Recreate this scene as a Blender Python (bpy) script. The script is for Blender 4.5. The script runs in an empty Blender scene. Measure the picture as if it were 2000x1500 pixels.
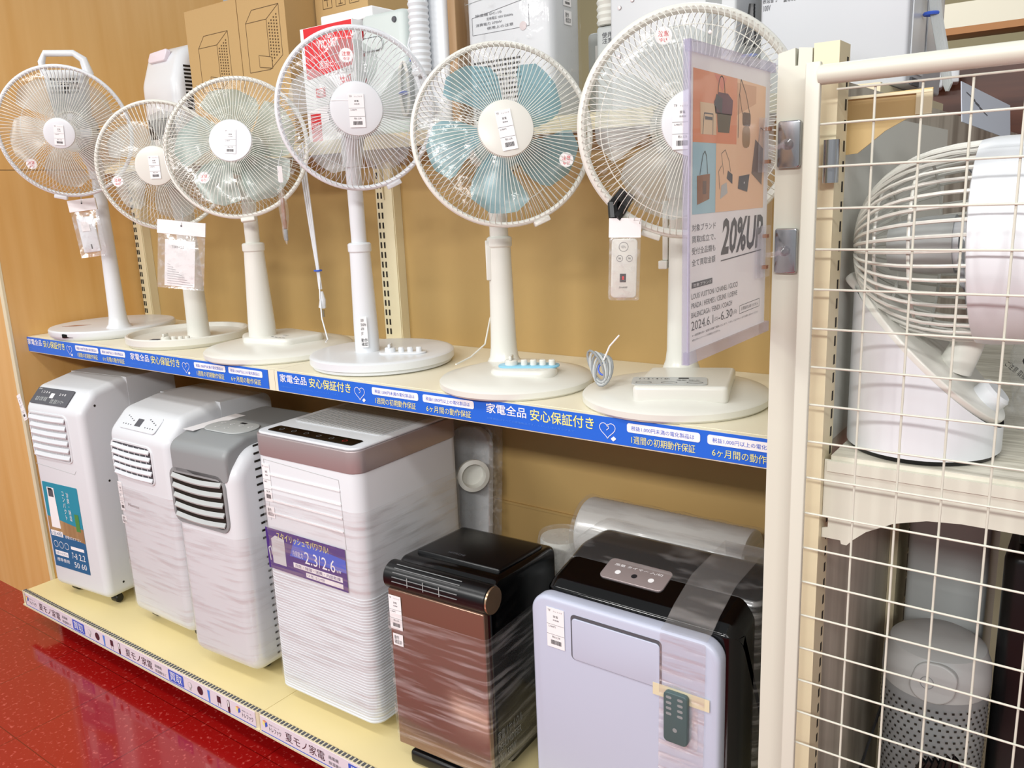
import bpy, bmesh, math, random
from mathutils import Matrix, Vector
random.seed(7)
S = bpy.context.scene
COL = S.collection
PI = math.pi

# ------------------------------------------------------------------ camera
cam = bpy.data.cameras.new('camera'); cam_o = bpy.data.objects.new('camera', cam); COL.objects.link(cam_o)
cam.lens = 29.256; cam.sensor_width = 36; cam.clip_start = .02
rt = Vector((.8084447, .58719154, -.04028966)); up = Vector((-.09808032, .2019002, .97448271)); fw = Vector((-.5803425, .78386376, -.22081708))
cam_o.matrix_world = Matrix(((rt.x, up.x, -fw.x, 2.7392), (rt.y, up.y, -fw.y, -1.0289), (rt.z, up.z, -fw.z, 1.3266), (0, 0, 0, 1)))
S.camera = cam_o
# ------------------------------------------------------------------ light
w = bpy.data.worlds.new('shop_air'); S.world = w; w.use_nodes = True
w.node_tree.nodes['Background'].inputs[0].default_value = (.985, .99, 1, 1)
w.node_tree.nodes['Background'].inputs[1].default_value = .5
def ceiling_light(x, y, z, sx, sy, p, rz=0, tilt=0):
    l = bpy.data.lights.new('ceiling_light', 'AREA'); l.shape = 'RECTANGLE'; l.size = sx; l.size_y = sy; l.energy = p; l.color = (1, .99, .97)
    o = bpy.data.objects.new('ceiling_light', l); COL.objects.link(o); o.location = (x, y, z); o.rotation_euler = (tilt, 0, rz)
for (lx, ly) in ((-.2, -1.1), (1.3, -1.1), (2.8, -1.1)):
    ceiling_light(lx, ly, 2.75, 1.2, .25, 15)
for (lx, ly) in ((.2, -3.2), (2.2, -3.2), (4.2, -3.2)):
    ceiling_light(lx, ly, 2.6, 1.2, .25, 62, 0, .8)
ceiling_light(1.5, 1.6, 2.75, 1.2, .25, 16)
S.view_settings.view_transform = 'Standard'; S.view_settings.look = 'None'; S.view_settings.gamma = 1
S.view_settings.exposure = -.266
S.view_settings.use_curve_mapping = False
S.cycles.transparent_max_bounces = 24

# ------------------------------------------------------------------ materials
def lin(c): return c / 12.92 if c <= .04045 else ((c + .055) / 1.055) ** 2.4
def hexc(h): return tuple(lin(int(h[i:i + 2], 16) / 255) for i in (0, 2, 4)) + (1,)
MATS = {}
def mat(name, h, rough=.45, metal=0, bump=0, bscale=200, alpha=1, emit=0, spec=.5, coat=0):
    if name in MATS: return MATS[name]
    m = bpy.data.materials.new(name); m.use_nodes = True; nt = m.node_tree; b = nt.nodes['Principled BSDF']
    b.inputs['Base Color'].default_value = hexc(h); b.inputs['Roughness'].default_value = rough; b.inputs['Metallic'].default_value = metal
    b.inputs['Specular IOR Level'].default_value = spec; b.inputs['Coat Weight'].default_value = coat
    # faint procedural mottling so that nothing is perfectly flat
    no = nt.nodes.new('ShaderNodeTexNoise'); no.inputs['Scale'].default_value = bscale; tc = nt.nodes.new('ShaderNodeTexCoord')
    nt.links.new(tc.outputs['Object'], no.inputs['Vector'])
    if bump:
        bp = nt.nodes.new('ShaderNodeBump'); bp.inputs['Strength'].default_value = bump; bp.inputs['Distance'].default_value = .002
        nt.links.new(no.outputs[0], bp.inputs['Height']); nt.links.new(bp.outputs[0], b.inputs['Normal'])
    if alpha < 1:
        b.inputs['Alpha'].default_value = alpha
    MATS[name] = m; return m
def nodes(m): return m.node_tree, m.node_tree.nodes, m.node_tree.links, m.node_tree.nodes['Principled BSDF']
def tex_mix(m, c1, c2, scale, stretch, lo=.35, hi=.65, kind='noise', detail=4, coord='Object'):
    nt, N, L, b = nodes(m)
    tc = N.new('ShaderNodeTexCoord'); mp = N.new('ShaderNodeMapping'); mp.inputs['Scale'].default_value = stretch
    L.new(tc.outputs[coord], mp.inputs[0])
    t = N.new('ShaderNodeTexNoise' if kind == 'noise' else 'ShaderNodeTexVoronoi'); t.inputs['Scale'].default_value = scale
    if kind == 'noise': t.inputs['Detail'].default_value = detail
    L.new(mp.outputs[0], t.inputs['Vector'])
    r = N.new('ShaderNodeValToRGB'); r.color_ramp.elements[0].position = lo; r.color_ramp.elements[1].position = hi
    r.color_ramp.elements[0].color = hexc(c1); r.color_ramp.elements[1].color = hexc(c2)
    L.new(t.outputs[0], r.inputs[0]); L.new(r.outputs[0], b.inputs['Base Color']); return r
M_wood = mat('maple_panel', 'D9AC69', .38); tex_mix(M_wood, 'D6A660', 'DFB473', 3.2, (7, 7, .5), .3, .7)
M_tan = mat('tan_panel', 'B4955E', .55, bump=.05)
M_cream = mat('cream_steel', 'DFD5B4', .4)
M_post = mat('ivory_steel', 'D2D2C4', .4)
M_deck = mat('yellow_cream_deck', 'EEDCA4', .42)
M_shelf = mat('shelf_cream', 'EAE3CB', .4)
M_dark = mat('black_plastic', '08090B', .3)
M_gloss = mat('gloss_black', '030405', .12)
M_slot = mat('slot_dark', '1C160C', .7)
M_white = mat('white_plastic', 'DEE2E6', .3)
M_white2 = mat('warm_white_plastic', 'DEDED6', .28)
M_cool = mat('cool_white_plastic', 'BFC5D8', .34)
M_shadew = mat('grey_white_plastic', 'CBCED1', .4)
M_grey = mat('grey_plastic', '8E9293', .4)
M_lgrey = mat('light_grey_plastic', 'B9BDBC', .4)
M_mint = mat('pale_mint_plastic', 'C9D3D0', .4)
M_steel = mat('chrome_steel', 'B9BCC0', .18, 1)
M_rose = mat('brushed_rose_metal', 'B4A8A8', .34, .5)
M_bronze = mat('bronze_mirror', '937463', .14, .65)
M_ink = mat('black_ink', '1A1A1E', .6)
M_gink = mat('grey_ink', '55565C', .6)
M_paper = mat('white_paper', 'F2F1F2', .6)
M_blue = mat('strip_blue', '2368D6', .28)
M_lblue = mat('strip_light_blue', '4B8BE8', .3)
M_yel = mat('strip_yellow', 'F1EA8C', .4)
M_lilac = mat('strip_lilac', 'E6DDE6', .35)
M_sblue = mat('sign_blue', '3D62CC', .35)
M_maroon = mat('maroon_ink', '4C2430', .5)
M_red = mat('box_red', 'D8202A', .45)
M_org = mat('poster_orange', 'E59B78', .5)
M_peach = mat('poster_peach', 'F0C8A4', .5)
M_sky = mat('poster_sky', 'A5CBD6', .5)
M_brownbag = mat('poster_brown', '95694C', .6)
M_card = mat('cardboard', 'BC9C69', .75, bump=.1, bscale=400)
M_cline = mat('cardboard_ink', '5A4426', .7)
M_teal = mat('sticker_teal', '1F8FA8', .35); M_navy = mat('sticker_navy', '1D6390', .35)
M_purple = mat('sticker_purple', '43307E', .35)
M_aqua = mat('knob_panel_blue', '86C3DE', .35)
M_green = mat('print_green', '4F8A45', .5)
M_marble = mat('marble_laminate', 'B9B2A4', .4); tex_mix(M_marble, '8F887B', 'C6C0B2', 2.2, (7, 7, .8), .32, .6)
M_striae = mat('striated_shelf', 'D9D5C5', .45); tex_mix(M_striae, 'B5B09E', 'E2DFD0', 5, (3, 40, 3), .3, .6)
M_walnut = mat('dark_walnut', '5A2E1A', .4); tex_mix(M_walnut, '431F10', '66351E', 3, (.6, 4, 9), .3, .7)
M_orgwood = mat('orange_wood_trim', 'B5793B', .45)
M_header = mat('cream_header', 'F2EEDA', .5)
M_brownwood = mat('brown_wood_board', 'A98760', .5); tex_mix(M_brownwood, '94724C', 'B39268', 4, (9, 9, .5), .3, .7)
M_floor = mat('red_floor', 'A81818', .12, coat=.3)
def floor_mat():
    m = M_floor; nt, N, L, b = nodes(m)
    tc = N.new('ShaderNodeTexCoord')
    n1 = N.new('ShaderNodeTexNoise'); n1.inputs['Scale'].default_value = 90; n1.inputs['Detail'].default_value = 5
    r1 = N.new('ShaderNodeValToRGB'); r1.color_ramp.elements[0].position = .58; r1.color_ramp.elements[1].position = .72
    r1.color_ramp.elements[0].color = hexc('960F0F'); r1.color_ramp.elements[1].color = hexc('C4524C')
    L.new(tc.outputs['Object'], n1.inputs['Vector']); L.new(n1.outputs[0], r1.inputs[0])
    br = N.new('ShaderNodeTexBrick'); br.offset = 0; br.inputs['Scale'].default_value = 1; br.inputs['Brick Width'].default_value = .3; br.inputs['Row Height'].default_value = .3
    br.inputs['Mortar Size'].default_value = .0012; br.inputs['Color1'].default_value = (1, 1, 1, 1); br.inputs['Color2'].default_value = (1, 1, 1, 1); br.inputs['Mortar'].default_value = (.45, .3, .3, 1)
    L.new(tc.outputs['Object'], br.inputs['Vector'])
    mx = N.new('ShaderNodeMixRGB'); mx.blend_type = 'MULTIPLY'; mx.inputs[0].default_value = 1
    L.new(r1.outputs[0], mx.inputs[1]); L.new(br.outputs[0], mx.inputs[2]); L.new(mx.outputs[0], b.inputs['Base Color'])
floor_mat()
def clear(name, tint='FFFFFF', fac=.12, rough=.05, streak=0, h2='FFFFFF', stretch=(1.3, 1.3, 17), scale=5, lo=.5, hi=.75, dif=.5):
    """clear film / acrylic: transparent with a thin glossy and hazy layer (streaks = glints on folds of the film, painted as whiter noise)"""
    m = bpy.data.materials.new(name); m.use_nodes = True; nt = m.node_tree; N = nt.nodes; L = nt.links
    N.remove(N['Principled BSDF']); out = N['Material Output']
    tr = N.new('ShaderNodeBsdfTransparent'); tr.inputs[0].default_value = hexc(tint)
    gl = N.new('ShaderNodeBsdfGlossy'); gl.inputs['Roughness'].default_value = rough
    df = N.new('ShaderNodeBsdfDiffuse'); df.inputs[0].default_value = hexc(h2)
    m2 = N.new('ShaderNodeMixShader'); m2.inputs[0].default_value = dif; L.new(gl.outputs[0], m2.inputs[1]); L.new(df.outputs[0], m2.inputs[2])
    mx = N.new('ShaderNodeMixShader'); L.new(tr.outputs[0], mx.inputs[1]); L.new(m2.outputs[0], mx.inputs[2]); L.new(mx.outputs[0], out.inputs[0])
    if streak:
        tc = N.new('ShaderNodeTexCoord'); mp = N.new('ShaderNodeMapping'); mp.inputs['Scale'].default_value = stretch; mp.inputs['Rotation'].default_value = (.0, .38, .12)
        no = N.new('ShaderNodeTexNoise'); no.inputs['Scale'].default_value = scale; no.inputs['Detail'].default_value = 3
        L.new(tc.outputs['Object'], mp.inputs[0]); L.new(mp.outputs[0], no.inputs['Vector'])
        mr = N.new('ShaderNodeMapRange'); mr.inputs[1].default_value = lo; mr.inputs[2].default_value = hi; mr.inputs[3].default_value = fac; mr.inputs[4].default_value = fac + streak
        L.new(no.outputs[0], mr.inputs[0]); L.new(mr.outputs[0], mx.inputs[0])
        bp = N.new('ShaderNodeBump'); bp.inputs['Strength'].default_value = .28; bp.inputs['Distance'].default_value = .004
        L.new(no.outputs[0], bp.inputs['Height']); L.new(bp.outputs[0], gl.inputs['Normal'])
    else: mx.inputs[0].default_value = fac
    MATS[name] = m; return m
M_wrap = clear('stretch_film', fac=.12, rough=.16, streak=.32, dif=.35)
M_wrapd = clear('stretch_film_on_dark', fac=.05, rough=.2, streak=.5, lo=.48, hi=.8)
M_bag = clear('clear_bag', fac=.16, rough=.12, streak=.35, stretch=(14, 14, 14), scale=5)
M_acryl = clear('clear_acrylic', tint='FBFBFD', fac=.13, rough=.04)
M_acrylf = clear('acrylic_face', tint='FFFFFF', fac=.06, rough=.05)
M_edge = clear('acrylic_edge', tint='F3F1FB', fac=.3, rough=.1, h2='D9D7E6')
M_blade = clear('smoky_clear_blade', tint='F2F4F3', fac=.2, rough=.3, h2='D9DCDC', dif=.8)
M_bladeg = clear('grey_green_blade', tint='E2ECE8', fac=.34, rough=.3, h2='C8D2CE', dif=.8)
M_bladeb = clear('light_blue_blade', tint='CFE6EB', fac=.36, rough=.28, h2='A6CBD3', dif=.8)
M_film = clear('guard_film', fac=.035, rough=.1, streak=.35, stretch=(9, 9, 9), scale=4, lo=.62, hi=.75)  # whiter patches are glints painted into the clear film

# ------------------------------------------------------------------ mesh builder
class MB:
    def __init__(s): s.v = []; s.f = []; s.mi = []; s.mats = []; s.M = Matrix()
    def mid(s, m):
        if m not in s.mats: s.mats.append(m)
        return s.mats.index(m)
    def add(s, vs, fs, m, M=None):
        T = s.M @ M if M is not None else s.M
        k = len(s.v); i = s.mid(m)
        s.v += [T @ Vector(p) for p in vs]; s.f += [tuple(a + k for a in f) for f in fs]; s.mi += [i] * len(fs); return s
    def loft(s, loops, m, M=None, cap=(True, True), closed=False):
        n = len(loops[0]); vs = [p for l in loops for p in l]; fs = []
        R = len(loops)
        for a in range(R if closed else R - 1):
            b = (a + 1) % R
            for i in range(n): j = (i + 1) % n; fs.append((a * n + i, a * n + j, b * n + j, b * n + i))
        if not closed:
            if cap[0]: fs.append(tuple(range(n))[::-1])
            if cap[1]: fs.append(tuple((R - 1) * n + i for i in range(n)))
        return s.add(vs, fs, m, M)
    def prism(s, poly, a0, a1, m, r=0, plane='xy', seg=3, M=None, cap=(True, True)):
        def P(u, v, w): return {'xy': (u, v, w), 'yz': (w, u, v), 'xz': (u, w, v)}[plane]
        st = [(0, 0)] if r == 0 else [(r * (1 - math.sin(t * PI / 2 / seg)), r * (1 - math.cos(t * PI / 2 / seg))) for t in range(seg + 1)]
        L = [[P(u, v, a0 + d) for u, v in inset(poly, i)] for i, d in st] + [[P(u, v, a1 - d) for u, v in inset(poly, i)] for i, d in st[::-1]]
        return s.loft(L, m, M, cap)
    def box(s, x0, x1, y0, y1, z0, z1, m, r=0, M=None):
        if r: return s.prism(rrect(x0, x1, y0, y1, r, 3), z0, z1, m, r, M=M)
        return s.prism([(x0, y0), (x1, y0), (x1, y1), (x0, y1)], z0, z1, m, M=M)
    def lathe(s, prof, n, m, M=None, cap=(True, True)):
        return s.loft([[(r * math.cos(2 * PI * i / n), r * math.sin(2 * PI * i / n), z) for i in range(n)] for r, z in prof], m, M, cap)
    def tube(s, pts, r, n, m, M=None, closed=False):
        pts = [Vector(p) for p in pts]; K = len(pts); L = []; nrm = None
        for i in range(K):
            a = pts[i - 1] if (i or closed) else pts[0]; b = pts[(i + 1) % K] if (i < K - 1 or closed) else pts[-1]
            t = (b - a).normalized() if (b - a).length > 1e-9 else Vector((0, 0, 1))
            if nrm is None: nrm = t.orthogonal().normalized()
            nrm = (nrm - t * nrm.dot(t)); nrm = nrm.normalized() if nrm.length > 1e-6 else t.orthogonal().normalized()
            bn = t.cross(nrm); rr = r[i] if isinstance(r, (list, tuple)) else r
            L.append([pts[i] + rr * (math.cos(2 * PI * k / n) * nrm + math.sin(2 * PI * k / n) * bn) for k in range(n)])
        return s.loft(L, m, M, closed=closed)
    def ring(s, R, r, m, M=None, n=64, k=8, z=0): return s.tube([(R * math.cos(2 * PI * i / n), R * math.sin(2 * PI * i / n), z) for i in range(n)], r, k, m, M, closed=True)
    def quad(s, u0, u1, v0, v1, m, M=None, w=0, t=0):
        if t: return s.box(u0, u1, v0, v1, w, w + t, m, M=M)
        return s.add([(u0, v0, w), (u1, v0, w), (u1, v1, w), (u0, v1, w)], [(0, 1, 2, 3)], m, M)
    def poly(s, pts, m, M=None, w=0): return s.add([(u, v, w) for u, v in pts], [tuple(range(len(pts)))], m, M)
    def disc(s, u, v, r, m, M=None, w=0, n=20): return s.poly([(u + r * math.cos(2 * PI * i / n), v + r * math.sin(2 * PI * i / n)) for i in range(n)], m, M, w)
    def line(s, pts, wd, m, M=None, w=0):
        for (a, b), (c, d) in zip(pts, pts[1:]):
            l = math.hypot(c - a, d - b) or 1; nx, ny = -(d - b) / l * wd / 2, (c - a) / l * wd / 2
            s.add([(a - nx, b - ny, w), (c - nx, d - ny, w), (c + nx, d + ny, w), (a + nx, b + ny, w)], [(0, 1, 2, 3)], m, M)
        return s
    def text(s, st, u0, u1, v0, v1, m, M=None, w=.0003, shear=0, bold=0):
        """lettering fitted to the rectangle u0..u1, v0..v1 of the plane M"""
        vs, fs = glyphs(st, shear, bold)
        if not vs: return s
        xs = [p[0] for p in vs]; ys = [p[1] for p in vs]; a, b, c, d = min(xs), max(xs), min(ys), max(ys)
        su = (u1 - u0) / (b - a or 1); sv = (v1 - v0) / (d - c or 1)
        return s.add([(u0 + (p[0] - a) * su, v0 + (p[1] - c) * sv, w) for p in vs], fs, m, M)
    def build(s, name, parent=None, label=None, smooth=35):
        me = bpy.data.meshes.new(name); me.from_pydata([tuple(p) for p in s.v], [], s.f)
        for m in s.mats: me.materials.append(m)
        me.polygons.foreach_set('material_index', s.mi)
        bm = bmesh.new(); bm.from_mesh(me); bmesh.ops.recalc_face_normals(bm, faces=bm.faces); bm.to_mesh(me); bm.free()
        if smooth:
            me.polygons.foreach_set('use_smooth', [True] * len(me.polygons)); me.set_sharp_from_angle(angle=math.radians(smooth))
        me.update(); o = bpy.data.objects.new(name, me); COL.objects.link(o)
        if parent is not None: o.parent = parent
        if label: o['label'] = label
        return o
GC = {}
def glyphs(st, shear=0, bold=0):
    k = (st, shear, bold)
    if k not in GC:
        c = bpy.data.curves.new('t', 'FONT'); c.body = st; c.resolution_u = 2; c.shear = shear; c.size = 1; c.offset = bold
        o = bpy.data.objects.new('t', c); COL.objects.link(o); bpy.context.view_layer.update()
        e = o.evaluated_get(bpy.context.evaluated_depsgraph_get()); me = bpy.data.meshes.new_from_object(e)
        GC[k] = ([tuple(v.co) for v in me.vertices], [tuple(p.vertices) for p in me.polygons])
        bpy.data.objects.remove(o); bpy.data.curves.remove(c); bpy.data.meshes.remove(me)
    return GC[k]
def inset(poly, d):
    if d == 0: return poly
    n = len(poly); area = sum(poly[i][0] * poly[(i + 1) % n][1] - poly[(i + 1) % n][0] * poly[i][1] for i in range(n)); sg = 1 if area > 0 else -1
    out = []
    for i in range(n):
        a, b, c = poly[i - 1], poly[i], poly[(i + 1) % n]
        e1 = (b[0] - a[0], b[1] - a[1]); e2 = (c[0] - b[0], c[1] - b[1]); l1 = math.hypot(*e1) or 1e-9; l2 = math.hypot(*e2) or 1e-9
        n1 = (-e1[1] / l1, e1[0] / l1); n2 = (-e2[1] / l2, e2[0] / l2); k = (n1[0] + n2[0], n1[1] + n2[1]); dd = 1 + n1[0] * n2[0] + n1[1] * n2[1]
        dd = max(dd, .3); out.append((b[0] + sg * d * k[0] / dd, b[1] + sg * d * k[1] / dd))
    return out
def rpoly(pts, rad, n=4):
    out = []; K = len(pts)
    for i in range(K):
        r = rad[i] if isinstance(rad, (list, tuple)) else rad
        p = Vector(pts[i]); a = (Vector(pts[i - 1]) - p); b = (Vector(pts[(i + 1) % K]) - p)
        if r <= 0: out.append(tuple(p)); continue
        th = a.angle(b); t = min(r / math.tan(th / 2), a.length * .49, b.length * .49); r = t * math.tan(th / 2)
        p0 = p + a.normalized() * t; p1 = p + b.normalized() * t; c = p + (a.normalized() + b.normalized()).normalized() * (r / math.sin(th / 2))
        v0, v1 = p0 - c, p1 - c; an = v0.angle(v1)
        for j in range(n + 1):
            q = j / n; v = (v0 * math.sin((1 - q) * an) + v1 * math.sin(q * an)) / (math.sin(an) or 1); out.append(tuple(c + v))
    return out
def rrect(u0, u1, v0, v1, r, n=4): return rpoly([(u0, v0), (u1, v0), (u1, v1), (u0, v1)], r, n)
def frame(o, x, y):
    """matrix with origin o, local X along x, local Y along y (normal = x cross y)"""
    x = Vector(x).normalized(); y = Vector(y); z = x.cross(y).normalized(); y = z.cross(x)
    return Matrix(((x.x, y.x, z.x, o[0]), (x.y, y.y, z.y, o[1]), (x.z, y.z, z.z, o[2]), (0, 0, 0, 1)))
def F(x, y, z): return frame((x, y, z), (1, 0, 0), (0, 0, 1))            # face looking towards -y
def FX(x, y, z): return frame((x, y, z), (0, 1, 0), (0, 0, 1))           # face looking towards +x
def T(x, y, z, rz=0): return Matrix.Translation((x, y, z)) @ Matrix.Rotation(rz, 4, 'Z')
def tag(o, label, cat, group=None):
    o['label'] = label; o['category'] = cat
    if group: o['group'] = group
    return o
def thing(name, label, cat, loc=(0, 0, 0), rz=0, group=None):
    o = bpy.data.objects.new(name, None); COL.objects.link(o); o.location = loc; o.rotation_euler = (0, 0, rz); o.empty_display_size = .05
    return tag(o, label, cat, group)
def struct(o): o['kind'] = 'structure'; return o
def copy_tree(o, parent=None):
    c = o.copy(); COL.objects.link(c); c.parent = parent
    for ch in list(o.children): copy_tree(ch, c)
    return c

Z1 = .961; Z0 = .166; FL = .045; D = .565
# ------------------------------------------------------------------ setting
struct(MB().box(-3, 6, -5, 3.2, FL - .05, FL, M_floor).build('floor'))
struct(MB().box(-.9, -.001, .1, 1.0, FL, 2.6, M_wood, r=0).build('wall_left'))
m = MB(); m.box(0, .008, .102, 1.0, Z0 - .03, 1.4605, M_wood); m.box(0, .008, .102, 1.0, 1.4625, 2.6, M_wood); m.box(-.001, .0075, .102, 1.0, 1.4595, 1.4635, M_slot)
struct(m.build('trim_1'))
struct(MB().box(-.012, .009, .094, .102, FL, 1.461, M_cream).build('trim_2'))
m = MB(); m.box(.008, 2.4, D, D + .02, FL, 1.45, M_tan); m.box(.06, 2.4, D - .006, D, .565, .571, M_tan)
struct(m.build('wall_back'))
struct(MB().box(-1, 6, 3.1, 3.2, FL, 2.9, mat('beige_far_wall', 'A89F7C', .7)).build('wall_far'))
# ------------------------------------------------------------------ lower deck and its price rail
for i, (x0, x1, lb) in enumerate(((.009, 1.1985, 'cream lower deck under the four left portable air conditioners'), (1.2, 2.399, 'cream lower deck under the brown and the black cabinet units'))):
    t = thing('display_deck', lb, 'shelf', (x0, 0, FL), 0, 'lower decks of the wall unit')
    m = MB(); m.M = T(-x0, 0, -FL)
    for a, b in ((.01, .29), (.2915, .56)): m.box(x0, x1, a, b, .146, Z0 - .003, M_deck)
    m.build('deck_board', t)
    m = MB(); m.M = T(-x0, 0, -FL); m.box(x0, x1, .1, .12, FL, .146, M_slot); m.build('kick_panel', t)
    m = MB(); m.M = T(-x0, 0, -FL); m.box(x0, x1, -.002, .01, .118, Z0, M_cream); m.box(x0, x1, -.006, -.002, .117, .1215, M_cream)
    n = int((x1 - x0) / .012)
    for k in range(n): m.box(x0 + .004 + k * .012, x0 + .010 + k * .012, -.001, .0095, Z0, Z0 + .0015, M_gink)
    m.build('price_rail', t)
def lilac_period(m, u):
    m.text('夏モノ家電', u, u + .133, -.011, .013, M_maroon, m_.copy()); m.text('扇風機', u + .146, u + .178, .002, .011, M_gink, m_.copy()); m.text('除湿機など', u + .146, u + .198, -.012, -.003, M_gink, m_.copy())
    m.poly(rrect(u + .209, u + .277, -.015, .017, .003), M_sblue, m_, .0003); m.text('買取', u + .216, u + .27, -.011, .013, M_paper, m_.copy(), .0006)
    if u + .3 > 2.3: return
    m.disc(u + .305, .002, .009, M_lgrey, m_, .0003); m.disc(u + .305, .003, .007, M_lilac, m_, .0005); m.poly([(u + .301, -.012), (u + .309, -.012), (u + .306, -.004), (u + .304, -.004)], M_lgrey, m_, .0006)
    m.disc(u + .349, .002, .012, M_maroon, m_, .0003)
    m.poly([(u + .381, .016), (u + .391, .016), (u + .389, -.016), (u + .384, -.016)], M_lblue, m_, .0003)
    m.quad(u + .42, u + .435, -.004, .014, M_maroon, m_, .0003); m.line([(u + .4225, -.004), (u + .4225, -.014)], .0012, M_gink, m_, .0003); m.line([(u + .4325, -.004), (u + .4325, -.014)], .0012, M_gink, m_, .0003)
    m.poly(rrect(u + .462, u + .471, -.017, .017, .004), M_maroon, m_, .0003); m.poly(rrect(u + .464, u + .469, -.001, .0155, .002), M_paper, m_, .0005)
def logo(m, u):
    m.poly([(u, .002), (u + .009, -.004), (u + .009, .008), (u + .001, .012)], M_yel, m_, .0004); m.poly([(u + .009, -.004), (u + .018, .002), (u + .017, .012), (u + .009, .008)], M_sblue, m_, .0004); m.poly([(u + .001, .012), (u + .009, .008), (u + .017, .012), (u + .009, .015)], M_org, m_, .0004)
    m.text('トレファク', u + .024, u + .066, -.009, .004, M_ink, m_.copy()); m.text('総合リユース', u + .024, u + .06, .007, .011, M_gink, m_.copy())
for x0, x1, us, ls in ((.028, 1.186, (.119, .617), (.034, 1.112)), (1.206, 2.39, (1.295, 1.793), (1.214,))):
    m_ = F(x0, -.0026, .143); m = MB(); m_ = frame((0, -.0045, .1425), (1, 0, 0), (0, 0, 1))
    m.box(x0, x1, -.0042, -.0024, .122, .1635, M_lilac); m.quad(x0, x1, -.0195, -.0172, M_sblue, m_)
    for u in us: lilac_period(m, u)
    for u in ls: logo(m, u)
    if x0 < 1:
        m.quad(.0285, .0315, -.019, .02, M_rose, m_, .0001)
    tag(m.build('price_rail_card'), 'long lilac summer appliance card in the %s of the lowest shelf rail' % ('left half' if x0 < 1 else 'right half'), 'sign', 'lilac cards in the floor-level rail')
# ------------------------------------------------------------------ middle shelf with blue strips
YS = .143
for x0, x1, lb in ((.01, 1.199, 'cream middle shelf holding the three left fans'), (1.2005, 2.399, 'cream middle shelf holding the three right fans')):
    t = thing('shelf', lb, 'shelf', (x0, YS, Z1 - .04), 0, 'middle shelves with blue strips')
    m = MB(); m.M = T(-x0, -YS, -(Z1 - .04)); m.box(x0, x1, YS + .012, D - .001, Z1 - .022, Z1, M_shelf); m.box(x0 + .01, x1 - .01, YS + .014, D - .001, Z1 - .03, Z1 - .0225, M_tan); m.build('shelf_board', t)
    m = MB(); m.M = T(-x0, -YS, -(Z1 - .04)); m.box(x0, x1, YS - .0, YS + .012, Z1 - .048, Z1 - .0005, M_shelf); m.build('price_rail', t)
def heart(u, v, s):
    return [(u + s * .5 * (16 * math.sin(a) ** 3) / 17, v + s * .5 * (13 * math.cos(a) - 5 * math.cos(2 * a) - 2 * math.cos(3 * a) - math.cos(4 * a)) / 17) for a in [2 * PI * i / 28 for i in range(29)]]
def strip_period(m, u, umax, fr):
    def tx(s, a, b, c, d, mt, w=.0005):
        if u + b <= umax: m.text(s, u + a, u + b, c, d, mt, fr, w, 0, .009 if d > 0 else 0)
    tx('家電全品', .009, .0995, -.0005, .0185, M_paper); tx('安心保証付き', .108, .239, -.003, .0185, M_yel)
    tx('対象商品はすべての家電製品です。くわしくはスタッフまで', .010, .2, -.0125, -.0085, M_lblue)
    m.line(heart(u + .265, .001, .032), .0011, M_paper, fr, .0005); m.line([(u + .265, .011), (u + .268, .004), (u + .263, .000)], .001, M_paper, fr, .0005); m.poly(rpoly([(u + .271, -.014), (u + .277, -.009), (u + .282, -.013), (u + .276, -.018)], .001, 2), M_paper, fr, .0006)
    for a, s1, s2 in ((.302, '税抜1,000円未満の電化製品は', '1週間の初期動作保証'), (.442, '税抜1,000円以上の電化製品は', '6ヶ月間の動作保証')):
        e = min(u + a + .128, umax)
        m.poly(rrect(u + a, e, .002, .0175, .004), M_paper, fr, .0005)
        k = 1 if u + a + .128 <= umax else .8
        m.text(s1[:int(len(s1) * k)], u + a + .008, u + a + .12 * (.985 if k == 1 else .85), .0055, .0135, M_sblue, fr, .0008)
        m.text(s2[:int(len(s2) * k) + 1], u + a + .008, u + a + .12 * (1 if k == 1 else .88), -.0165, -.003, M_yel, fr, .0006)
for x0, x1, us, lb in ((.003, 1.178, (.003, .590), 'left'), (1.213, 2.397, (1.213, 1.803), 'right')):
    m = MB(); fr = frame((0, YS - .0025, Z1 - .0235), (1, 0, 0), (0, 0, 1))
    m.box(x0, x1, YS - .0022, YS - .0006, Z1 - .0455, Z1 - .001, M_blue)
    for u in us: strip_period(m, u, x1, fr)
    tag(m.build('blue_strip_sign'), 'blue guarantee strip along the %s half of the middle shelf edge' % lb, 'sign', 'blue guarantee strips on the middle shelf')
# ------------------------------------------------------------------ slotted uprights
def standard(x0, x1, cols, z0, z1, lb):
    m = MB(); m.box(x0, x1, D - .028, D - .0005, z0, z1, M_cream)
    m.box(x1 - .014, x1 - .002, D - .031, D - .028, z0, z1, M_cream)
    z = z0 + .02
    while z < z1 - .02:
        for c in cols: m.box(c - .0022, c + .0022, D - .0295, D - .0275, z, z + .015, M_slot)
        z += .025
    return m
for x0, x1, cols, lb in ((.01, .062, (.016, .026), 'left corner'), (1.170, 1.232, (1.178, 1.190), 'middle'), (2.34, 2.398, (2.346, 2.358), 'right end')):
    t = thing('slotted_upright', 'cream slotted steel upright at the %s of the tan back panel' % lb, 'upright', ((x0 + x1) / 2, D - .01, Z0), 0, 'slotted uprights')
    o = standard(x0, x1, cols, Z0, Z1 - .032, lb); o.M = Matrix.Identity(4); o.v = [p - Vector(t.location) for p in o.v]; o.build('lower_channel', t)
    o = standard(x0, x1, cols, Z1 + .001, 1.45, lb); o.v = [p - Vector(t.location) for p in o.v]; o.build('upper_channel', t)
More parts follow.
